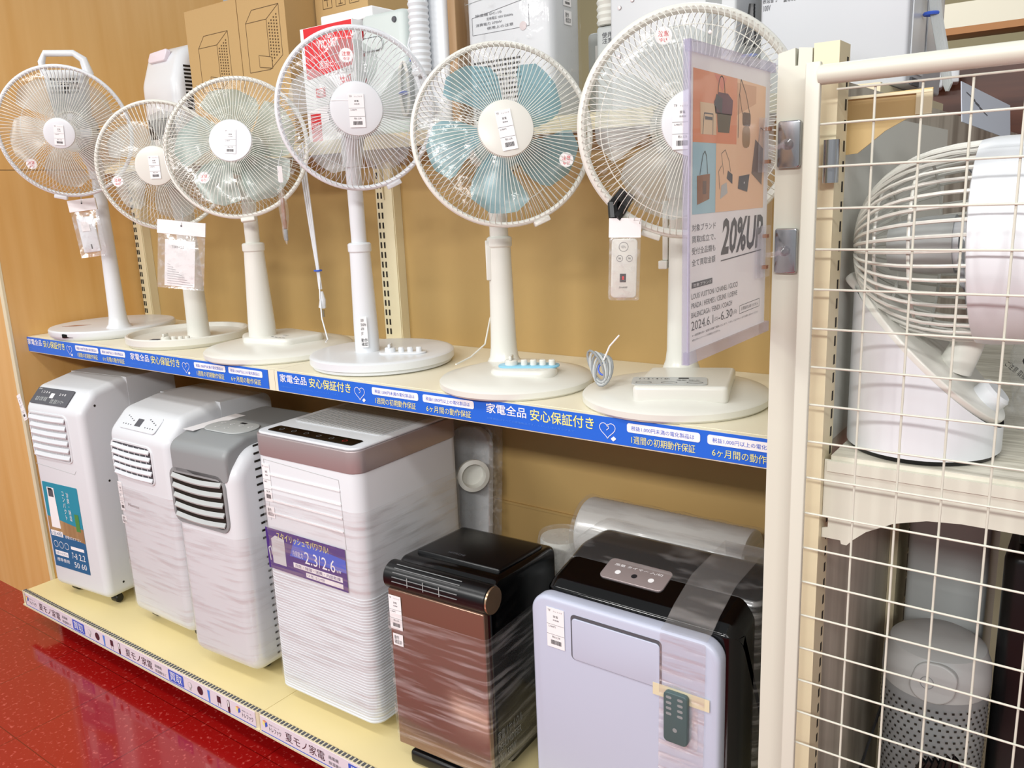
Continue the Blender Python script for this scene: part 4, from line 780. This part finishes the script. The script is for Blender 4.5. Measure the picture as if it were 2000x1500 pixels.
def circulator(label, loc, s, rz, group):
    t = thing('circulator_fan', label, 'fan', loc, rz, group)
    # base: upright cylinder cut off by a slope that falls towards +x
    R = .086; L = []; n = 56
    def top(x): return .205 - (x + R) * .98
    m = MB(); m.lathe([(R - .004, 0), (R - .002, .006)], n, M_dark); m.build('foot', t)
    rows = []
    for q in (0, .1, .25, .5, .75, .9, 1): rows.append([(R * math.cos(a), R * math.sin(a), .006 + (max(top(R * math.cos(a)), .02) - .006) * q) for a in [2 * PI * i / n for i in range(n)]])
    m = MB(); m.loft(rows, M_white, cap=(True, False)); m.build('base', t)
    K = frame((0, 0, top(0)), (0, 1, 0), (-1, 0, .98)); m = MB(); pl = [(1.0 * R * math.sin(a), math.cos(a) * R * 1.34) for a in [2 * PI * i / 48 for i in range(48)]]
    m.prism(inset(pl, .0), -.002, .007, M_white2, .002, M=K); m.prism([(u, v) for u, v in rrect(-.03, .03, .1, .128, .012)], -.006, .005, M_white2, .003, M=K); m.build('slanted_deck', t)
    m = MB(); m.lathe([(.019, .007), (.019, .02), (.016, .024)], 28, M_white, K @ Matrix.Translation((.0, -.085, 0))); m.build('dial', t)
    # head: ribbed dome with its pole towards -x, wide smooth ring, front ribs
    c = Vector((.052, 0, .248)); ax = Vector((1, 0, .05)); u = Vector((0, 1, 0)); v = ax.cross(u); H = frame(c, u, v); HR = .112
    m = MB(); nb = 44
    for k in range(nb):
        a = 2 * PI * k / nb; pts = []
        for i in range(11): q = i / 10; rr = .02 + (HR - .02) * math.sin(q * PI / 2); z = -.135 * math.cos(q * PI / 2) ** .8 if q < 1 else 0; pts.append((rr * math.cos(a), rr * math.sin(a), z))
        m.tube(pts, .0021, 6, M_white2, H)
    m.lathe([(.004, -.137), (.026, -.134), (.03, -.128)], 28, M_white2, H)
    for rr, z in ((.07, -.104), (.1, -.062)): m.ring(rr, .002, M_white2, H, 48, 6, z)
    m.build('rear_ribs', t)
    m = MB(); m.lathe([(HR - .004, -.006), (HR + .002, -.004), (HR + .004, .01), (HR + .003, .04), (HR - .004, .062), (HR - .02, .072), (HR - .022, .068), (HR - .008, .05), (HR - .004, .0)], 64, M_white, H, (False, False)); m.build('head_ring', t)
    m = MB()
    for k in range(30):
        a = 2 * PI * k / 30; m.tube([(r_ * math.cos(a + .9 * i / 5), r_ * math.sin(a + .9 * i / 5), z) for i, (r_, z) in enumerate(((.09, .068), (.078, .076), (.062, .081), (.046, .083), (.03, .083), (.02, .082)))], .0018, 6, M_white2, H)
    m.lathe([(.022, .08), (.022, .085), (.01, .088)], 28, M_white, H); m.build('front_ribs', t)
    m = MB(); blade_fan(m, .09, 4, M_shadew, H, .3, .8); m.lathe([(.03, -.05), (.032, .02), (.02, .03)], 28, M_white, H); m.build('blades', t)
    m = MB(); m.lathe([(.028, -.1), (.034, -.06), (.034, -.03)], 28, M_lgrey, H); m.build('motor', t)
    m = MB(); m.tube([(.03, .0, .1), (.04, 0, .125), (.045, 0, .15)], [.02, .018, .02], 16, M_white2); m.build('neck', t)
    return t
circulator('white circulator fan on a slanted base, directly behind the wire mesh', (2.558, .062, 1.0045), 1, 0, 'circulator fans')
c2 = circulator('second circulator fan farther back on the same shelf, mostly cut by the frame', (2.74, .36, 1.0045), 1, math.radians(20), 'circulator fans')
t = thing('packaging_film', 'crumpled clear printed plastic around the rear circulator fan base', 'plastic bag', (2.70, .215, 1.0045))
m = MB(); L = []
for k in range(9):
    z = .0 + .2 * k / 8; L.append([((.07 + .012 * math.sin(3 * a + k)) * math.cos(a) * (1.1 - .5 * k / 8), (.05 + .01 * math.cos(4 * a + k * 1.3)) * math.sin(a), z) for a in [2 * PI * i / 26 for i in range(26)]])
m.loft(L, M_bag, frame((0, 0, 0), (1, 0, 0), (0, 1, 0))); m.build('film', t)
m = MB(); K = frame((-.03, -.062, .06), (.75, -.1, -.55), (.5, 0, .8)); m.text('30cm 送風機', -.05, .05, .04, .06, M_ink, K); m.text('CIRCULATOR', -.04, .05, .015, .03, M_ink, K); m.text('ご注意 取扱説明書をよくお読みください', -.05, .05, .0, .008, M_ink, K); m.build('print', t)
t = thing('paper_sheet', 'pale blue printed sheet lying behind the tan bracket at the upper right', 'paper', (2.575, .2, 1.41))
m = MB(); K = frame((0, 0, 0), (.1, 1, -.06), (-.1, 0, 1)); m.box(-.09, .16, -.026, .02, 0, .001, mat('pale_blue_paper', 'C3CBD8', .5), M=K); 
for i in range(4): m.line([(-.07 + i * .02, .01 - i * .004), (-.03 + i * .02, .005 - i * .004)], .0012, M_gink, K, .0014)
m.build('sheet', t)
# things on the lower deck behind the mesh
t = thing('tower_appliance', 'tall plain grey appliance with film standing behind the mesh', 'appliance', (2.552, .47, Z0 + .0105))
m = MB(); m.prism(rrect(-.06, .06, -.07, .09, .012), 0, .76, M_lgrey, .01); m.build('body', t)
m = MB(); stamp(m, F(.034, -.0712, .505 - .16 + .0), .032); m.build('stamp_sticker', t)
m = MB(); m.line([(-.04, .645), (-.04, .655), (.045, .652), (.045, .642)], .0012, M_paper, F(0, -.0708, 0)); m.build('clear_tape', t)
t = thing('black_cabinet', 'matte black tall appliance cut by the right edge behind the mesh', 'appliance', (2.71, .36, Z0 + .0105))
m = MB(); m.prism(rrect(-.07, .09, -.08, .1, .02, 5), 0, .62, M_dark, .015); m.build('body', t)
m = MB(); m.prism(rrect(-.055, .09, -.06, .08, .01, 4), .6205, .72, M_gloss, .01); m.build('upper_unit', t)
t = thing('air_purifier', 'grey perforated cylinder air purifier low behind the mesh', 'air purifier', (2.566, .27, Z0 + .0105))
m = MB(); m.lathe([(.045, 0), (.05, .01), (.052, .03), (.045, .05), (.048, .09), (.062, .16), (.071, .24), (.074, .36), (.0735, .40)], 48, M_grey); m.build('body', t)
m = MB(); m.lathe([(.0745, .4005), (.0755, .41), (.074, .44), (.066, .462), (.05, .472), (.01, .474)], 48, M_lgrey); m.build('top_shell', t)
m = MB()
for j in range(20):
    for i in range(44):
        a = 2 * PI * (i + (j % 2) * .5) / 44; z = .2 + j * .0098; r = .0716 + (z - .24) * .024 if z > .24 else .0625 + (z - .16) * .11; m.quad(-.0018, .0018, -.0018, .0018, M_slot, frame((r * math.cos(a) * 1.012, r * math.sin(a) * 1.012, z), (-math.sin(a), math.cos(a), 0), (0, 0, 1)))
m.build('perforations', t)
m = MB(); K = frame((.0, -.0735, .43), (1, 0, 0), (0, .12, 1)); m.prism(rpoly([(-.03, -.03), (.035, -.03), (.04, .02), (.02, .032), (-.015, .03)], .03, 8), -.02, .002, M_lgrey, .003, M=K); m.ring(.009, .0006, M_grey, K, 28, 6, .0022); m.build('front_knob', t)
t = thing('cable_bundle', 'black cable bundle in clear film with a blue tie, before the perforated cylinder', 'cable', (2.60, .118, Z0 + .0105))
for k in range(6): MB().tube([(.006 * k - .02, .004 * k, .26), (.01 * k - .035, .0, .31), (.008 * k - .02, .0, .355 + .004 * k), (.006 * k + .0, .008, .33), (.004 * k, .006, .27)], .0055, 8, M_dark).build('cable_loop', t)
MB().ring(.021, .004, M_sblue, T(0, 0, .262), 24, 8).build('blue_tie', t)
MB().lathe([(.065, 0), (.06, .08), (.045, .17), (.02, .255), (.022, .262), (.035, .29)], 15, M_bag).build('clear_film', t)
cord('power_cord', 'thin black cord running down the marbled panel behind the mesh', [(2.505, .27, .56), (2.49, .2, .47), (2.475, .12, .37), (2.468, .02, .25), (2.47, -.01, .18)], .0022, M_dark)

# ------------------------------------------------------------------ goods on the top shelf
ZT = 1.4795
def carton(label, x0, x1, y0, y1, h, draw=None, rz=0, group=None):
    t = thing('cardboard_box', label, 'box', (x0, y0, ZT), rz, group); w = x1 - x0
    m = MB(); m.box(0, w, 0, y1 - y0, 0, h, M_card); m.build('carton', t)
    if draw: m = MB(); draw(m, frame((0, -.0004, 0), (1, 0, 0), (0, 0, 1)), w, h); m.build('printed_lines', t)
    return t
def drawing(u0, u1, v0, v1, e):
    def f(m, K, w, h):
        du = (u1 - u0) * .62; q = .0016
        m.line([(u0, v0), (u0, v1), (u0 + du, v1), (u0 + du, v0 + .0), (u0, v0)], q, M_cline, K); m.line([(u0, v1), (u0 + .03, v1 + .03), (u1, v1 + .03), (u1, v0 + .03), (u0 + du, v0)], q, M_cline, K); m.line([(u0 + du, v1), (u1, v1 + .03)], q, M_cline, K)
        for j in range(13):
            for i in range(4): a = .12 + i * .2; x = u0 + du + (u1 - u0 - du) * a; y = v0 + .03 * a + (v1 - v0) * (.12 + j * .062); m.quad(x, x + .005, y, y + .004, M_cline, K)
        m.poly([(u0 + du * .5, v0 + .01), (u0 + du * 1.1, v0 + .002), (u0 + du * 1.1, v0 + .03), (u0 + du * .5, v0 + .04)], M_card, K, .0003); m.line([(u0 + du * .5, v0 + .01), (u0 + du * 1.1, v0 + .002), (u0 + du * 1.1, v0 + .03), (u0 + du * .5, v0 + .04), (u0 + du * .5, v0 + .01)], q, M_cline, K, .0005)
        if e: e(m, K, w, h)
    return f
carton('brown carton with small line drawing of an appliance, leftmost carton on the top shelf', .495, .733, .5, .72, .395, drawing(.05, .19, .17, .29, None), 0, 'brown cartons on the top shelf')
carton('wide brown carton with larger line drawing, beside the leftmost carton', .736, .93, .5, .74, .44, drawing(.03, .17, .2, .325, None), 0, 'brown cartons on the top shelf')
def fragile(m, K, w, h):
    for i, s in enumerate('雨杯上'):
        a = .03 + i * .05; m.line([(a, .345), (a + .034, .345), (a + .034, .385), (a, .385), (a, .345)], .0016, M_cline, K)
        if i == 1: m.poly([(a + .006, .38), (a + .028, .38), (a + .02, .362), (a + .014, .362)], M_cline, K); m.line([(a + .017, .362), (a + .017, .35)], .002, M_cline, K); m.line([(a + .009, .35), (a + .025, .35)], .002, M_cline, K)
        elif i == 0: m.poly([(a + .004, .365), (a + .017, .382), (a + .03, .365)], M_cline, K); m.line([(a + .017, .365), (a + .017, .35)], .002, M_cline, K)
        else: m.line([(a + .008, .35), (a + .008, .38)], .002, M_cline, K); m.line([(a + .024, .35), (a + .024, .38)], .002, M_cline, K)
carton('brown carton with fragile symbols behind the red and white box', .935, 1.13, .60, .8, .45, fragile, 0, 'brown cartons on the top shelf')
# red and white box
t = thing('appliance_box', 'red and white printed product box on the top shelf behind the middle fan', 'box', (1.015, .47, ZT))
m = MB(); m.box(0, .186, 0, .09, 0, .272, M_paper); m.build('carton', t)
m = MB(); K = frame((0, -.0004, 0), (1, 0, 0), (0, 0, 1)); Ks = frame((.1864, 0, 0), (0, 1, 0), (0, 0, 1))
m.quad(.012, .184, .195, .271, M_red, K); m.poly([(.012, .195), (.184, .195), (.176, .17), (.012, .15)], M_red, K, .0002); m.text('WOMER', .06, .135, .218, .238, M_paper, K); m.text('HEAT', .09, .12, .24, .25, M_paper, K); m.text('遠赤ヒーター', .06, .17, .172, .19, M_paper, K)
m.text('速暖', .13, .17, .1, .15, M_red, K); m.quad(.04, .075, .105, .128, M_red, K); m.text('暖', .045, .07, .108, .125, M_paper, K, .0005); m.text('足元あたたか', .09, .18, .152, .165, M_rose, K); m.quad(.012, .05, .0, .07, M_red, K); m.text('500W', .016, .046, .03, .045, M_paper, K, .0005)
m.quad(.03, .085, .19, .255, M_red, Ks); m.quad(.03, .085, .12, .14, M_red, Ks); m.text('仕様\n電源\n消費電力\n寸法\n質量', .02, .08, .03, .11, M_ink, Ks)
m.build('printed_graphics', t)
tag(MB().box(1.06, 1.24, .50, .62, ZT + .274, ZT + .30, M_paper, .004).build('white_tray'), 'flat white item lying on top of the red and white box', 'tray')
# grey-mint appliance
t = thing('space_heater', 'pale grey-green appliance with round handle, right of the red and white box', 'appliance', (1.205, .49, ZT))
m = MB(); m.prism(rrect(0, .145, 0, .1, .02, 5), 0, .278, M_mint, .012); m.build('body', t)
m = MB(); K = frame((0, -.0005, 0), (1, 0, 0), (0, 0, 1)); m.prism(rrect(.005, .075, .195, .225, .015, 6), -.001, .004, M_mint, .002, M=K); m.line([(u, v) for u, v in rrect(.005, .075, .195, .225, .015, 6)] , .0015, M_gink, K, .0045); m.build('cord_hook', t); m = MB(); m.lathe([(.007, 0), (.006, .003)], 16, M_gink, K @ Matrix.Translation((.115, .255, 0))); m.build('screw_hole', t)
for k in range(3): MB().tube([(.135 + .004 * k + .014 * math.cos(a), -.006 - .002 * k, .1 + .06 * math.sin(a)) for a in [2 * PI * i / 20 for i in range(20)]], .0022, 6, M_white2, None, True).build('cord_loop', t)
MB().ring(.012, .003, M_sblue, T(.14, -.008, .09), 16, 6).build('blue_tie', t)
# white unit with hose and wood-look edge
t = thing('dehumidifier', 'narrow white appliance with ribbed hose and wood-look side board', 'appliance', (1.362, .49, ZT))
m = MB(); m.prism(rrect(0, .105, 0, .16, .012, 4), 0, .30, M_white, .01); m.build('body', t)
m = MB(); pf = [(.021 + .003 * (k % 2), .12 + k * .0065) for k in range(28)]; m.lathe([(.015, .119)] + pf, 28, M_white, T(.052, -.022, 0)); m.build('ribbed_hose', t)
m = MB(); m.prism(rpoly([(.01, 0), (.12, 0), (.12, .31), (.012, .32)], .01), .107, .13, M_brownwood, .003, 'yz'); m.build('wood_side_board', t)
for k in range(4): MB().tube([(.02 + .003 * k, -.006, .24), (.006 + .007 * k, -.012, .19), (.022 + .003 * k, -.01, .155), (.04 + .01 * k, -.012, .09 - .01 * k), (.06 + .006 * k, -.012, .04)], .0022, 6, M_white).build('cord_strand', t)
MB().ring(.009, .004, M_sblue, T(.022, -.01, .158), 16, 6).build('blue_tie', t)
# white dehumidifier with dark grid
t = thing('dehumidifier', 'white film-wrapped dehumidifier with dark square grille behind the blue-bladed fan', 'dehumidifier', (1.52, .5, ZT)); w_ = .225
m = MB(); m.prism(rrect(0, w_, 0, .12, .022, 5), 0, .285, M_shadew, .012); m.build('body', t); K = frame((0, -.0006, 0), (1, 0, 0), (0, 0, 1))
m = MB(); m.line([(.004, .255), (w_ - .01, .275)], .0012, M_grey, K); m.build('seam_line', t)
m = MB(); m.prism(rrect(.055, .14, .262, .275, .005), -.001, .001, M_grey, M=K); m.build('handle_recess', t)
m = MB()
for j in range(13):
    for i in range(17): m.quad(.02 + i * .0075, .0255 + i * .0075, .012 + j * .0098, .0165 + j * .0098, M_slot, K)
m.build('intake_grille', t)
m = MB(); m.line([(.02, .19), (.17, .19), (.17, .245), (.02, .225), (.02, .19)], .0009, M_gink, K)
for i, s in enumerate(('除湿機 DC-10', '定格電圧 100V 50/60Hz', '消費電力 270W', '使用上の注意')): m.text(s, .03 + .03 * (i % 2), .1 + .03 * (i % 2), .225 - i * .0095, .231 - i * .0095, M_gink, K)
m.disc(.155, .192, .009, M_rose, K, .0003); m.build('rating_plate', t)
m = MB(); Ks = frame((w_ + .0006, 0, 0), (0, 1, 0), (0, 0, 1)); price_tag(m, Ks @ Matrix.Translation((.06, .25, .001)), .03, .045); stamp(m, Ks @ Matrix.Translation((.062, .205, .001)), .028); m.build('price_tag', t)
mm = MB(); po = rrect(-.004, w_ + .004, -.006, .124, .02, 5); mm.loft([[(x + .0015 * math.sin(k * 2 + 9 * y), y + .0015 * math.cos(k + 12 * x), .01 + .275 * k / 10) for x, y in po] for k in range(11)], M_film, cap=(False, False)); mm.build('plastic_wrap', t)
# narrow things seen in the gap
t = thing('tower_fan', 'slim grey tower appliance in the gap left of the large white units', 'appliance', (1.70, .80, ZT))
m = MB(); m.prism(rrect(-.035, .035, -.03, .03, .015, 5), 0, .21, M_lgrey, .01); m.build('body', t)
m = MB(); m.quad(-.01, .004, .02, .18, M_paper, F(0, -.0305, 0)); m.build('light_strip', t)
t = thing('exhaust_duct', 'white ribbed exhaust hose on a grey fitting left of the large white units', 'duct', (1.82, .62, ZT))
m = MB(); m.prism(rrect(-.03, .028, -.02, .02, .01), 0, .185, M_lgrey, .006); m.text('使用\n注意', -.014, .012, .15, .172, M_gink, F(0, -.0206, 0)); m.build('fitting', t)
m = MB(); m.lathe([(.02, .186)] + [(.026 + .003 * (k % 2), .187 + k * .0065) for k in range(24)], 26, M_white2, T(-.005, 0, 0)); m.build('ribbed_hose', t)
t = thing('black_strap', 'black cable with blue tie hanging beside the left large white unit', 'cable', (1.862, .56, ZT))
MB().tube([(0, 0, .005), (.0, 0, .1), (.002, 0, .2)], .006, 8, M_dark).build('cable', t); MB().ring(.0065, .0025, M_sblue, T(0, 0, .165), 14, 6).build('blue_tie', t)
# two large white units
for i, (x0, w_, d_, lb) in enumerate(((1.873, .258, .2, 'large white metal appliance side panel directly behind the rightmost fan'), (2.176, .245, .3, 'large white metal appliance side panel above the ivory posts'))):
    t = thing('large_appliance', lb, 'appliance', (x0, .515, ZT), 0, 'large white units on the top shelf')
    m = MB(); m.prism(rrect(0, w_, 0, d_, .006, 3), 0, .31, M_shadew if i == 0 else mat('cool_grey_panel', 'C6C9CE', .4), .004); m.build('cabinet', t)
    K = frame((0, -.0006, 0), (1, 0, 0), (0, 0, 1))
    for (u, v) in (((.022, .195), (.05, .205), (.02, .105), (.21, .125)), ((.016, .105), (.21, .02), (.2, .17), (.02, .02)))[i]:
        m = MB(); m.lathe([(.0042, 0), (.0036, .002), (.001, .0022)], 14, M_rose, K @ Matrix.Translation((u, v, 0))); m.build('screw', t)
    if i: 
        m = MB(); m.text('製造番号\n100V', .004, .03, .145, .17, M_gink, K); m.text('警察認', .04, .062, .155, .17, M_ink, K); m.build('rating_print', t)
        m = MB(); Ks = frame((w_ + .0005, 0, 0), (0, 1, 0), (0, 0, 1)); m.box(.02, .12, .02, .16, 0, .002, M_white, .0, Ks); m.box(.14, .27, .05, .17, 0, .002, M_white, 0, Ks); m.box(.03, .09, .0, .012, 0, .003, M_gink, M=Ks); m.build('side_vents', t)
    else:
        m = MB(); m.quad(.2, .231, .005, .3, M_grey, K, -.0002); m.build('edge_strip', t)
t = thing('black_power_cable', 'black cable bundle with blue tie between the two large white units', 'cable', (2.155, .53, ZT))
for k in range(5): MB().tube([(.0 + .002 * k, -.004 * k, .02), (-.008 + .004 * k, -.004, .06), (.004 - .003 * k, -.002, .1), (.0, .0, .14 + .006 * k)], .006, 8, M_dark).build('cable_loop', t)
MB().ring(.013, .003, M_sblue, T(0, -.006, .075), 16, 6).build('blue_tie', t)
t = thing('grey_power_cable', 'grey flat cable bundle with blue tie hanging at the right end of the top shelf', 'cable', (2.44, .60, ZT + .0))
for k in range(4): MB().tube([(-.008 + .004 * k, 0, .16), (.0 + .004 * k, -.002, .11), (.012 + .004 * k, -.004, .06), (.026 + .003 * k, -.004, .0), (.03, 0, -.01)], .0035, 6, M_lgrey).build('cable_strand', t)
MB().ring(.011, .003, M_sblue, T(-.002, 0, .115), 16, 6).build('blue_tie', t)
# white purifier by the wooden wall
t = thing('ceramic_heater', 'small glossy white appliance with side vents on the top shelf near the wooden wall', 'appliance', (.215, .50, ZT))
pr = rpoly([(0, 0), (.14, 0), (.14, .31), (.1, .34), (.035, .315), (.0, .22)], [.02, .02, .05, .04, .06, .08], 6)
MB().prism(pr, 0, .2, M_white, .035, 'yz', 6).build('body', t)
m = MB(); K = frame((.0, .018, .285), (1, 0, 0), (0, .2, 1)); m.prism(rpoly([(.04, .0), (.13, .0), (.145, .035), (.05, .03)], .008), -.012, .004, M_lilac, .003, M=K); m.build('handle_recess', t)
m = MB(); K = FX(.2005, 0, 0)
for k in range(12): m.quad(.03, .075, .14 + k * .011, .146 + k * .011, M_slot, K)
m.build('side_vents', t)
m = MB(); K = frame((0, -.001, 0), (1, 0, 0), (0, 0, 1)); m.quad(.03, .17, .06, .12, M_dark, K); m.build('lower_window', t)
# ------------------------------------------------------------------ far background of the shop
t = thing('wall_header', 'cream header board with orange wood edge high at the right background', 'board', (3.6, 2.0, 1.75))
m = MB(); m.box(-1.42, 2, -.02, .1, .022, .092, M_header); m.build('board', t); m = MB(); m.box(-1.42, 2, -.02, .1, .002, .022, M_orgwood); m.build('wood_edge', t)
struct(MB().box(2.1, 5, 2.06, 2.12, FL, 1.715, M_walnut).build('wall_right'))
t = thing('security_camera', 'small white security camera fixed on the dark wood wall', 'camera', (2.2, 1.985, 1.62))
m = MB(); K = frame((0, 0, 0), (1, .2, 0), (-.3, 0, 1)); m.prism(rrect(-.028, .028, -.022, .026, .01), -.05, .02, M_white, .006, M=K); m.build('housing', t); m = MB(); m.lathe([(.018, .02), (.018, .024)], 20, M_dark, K); m.lathe([(.009, .024), (.009, .026), (.002, .029)], 16, M_lgrey, K); m.build('lens', t); m = MB(); m.box(.03, .07, -.01, .03, -.03, .03, M_white, .004, K); m.box(-.01, .01, .02, .075, -.03, .0, M_white, .003, K); m.build('mount', t)
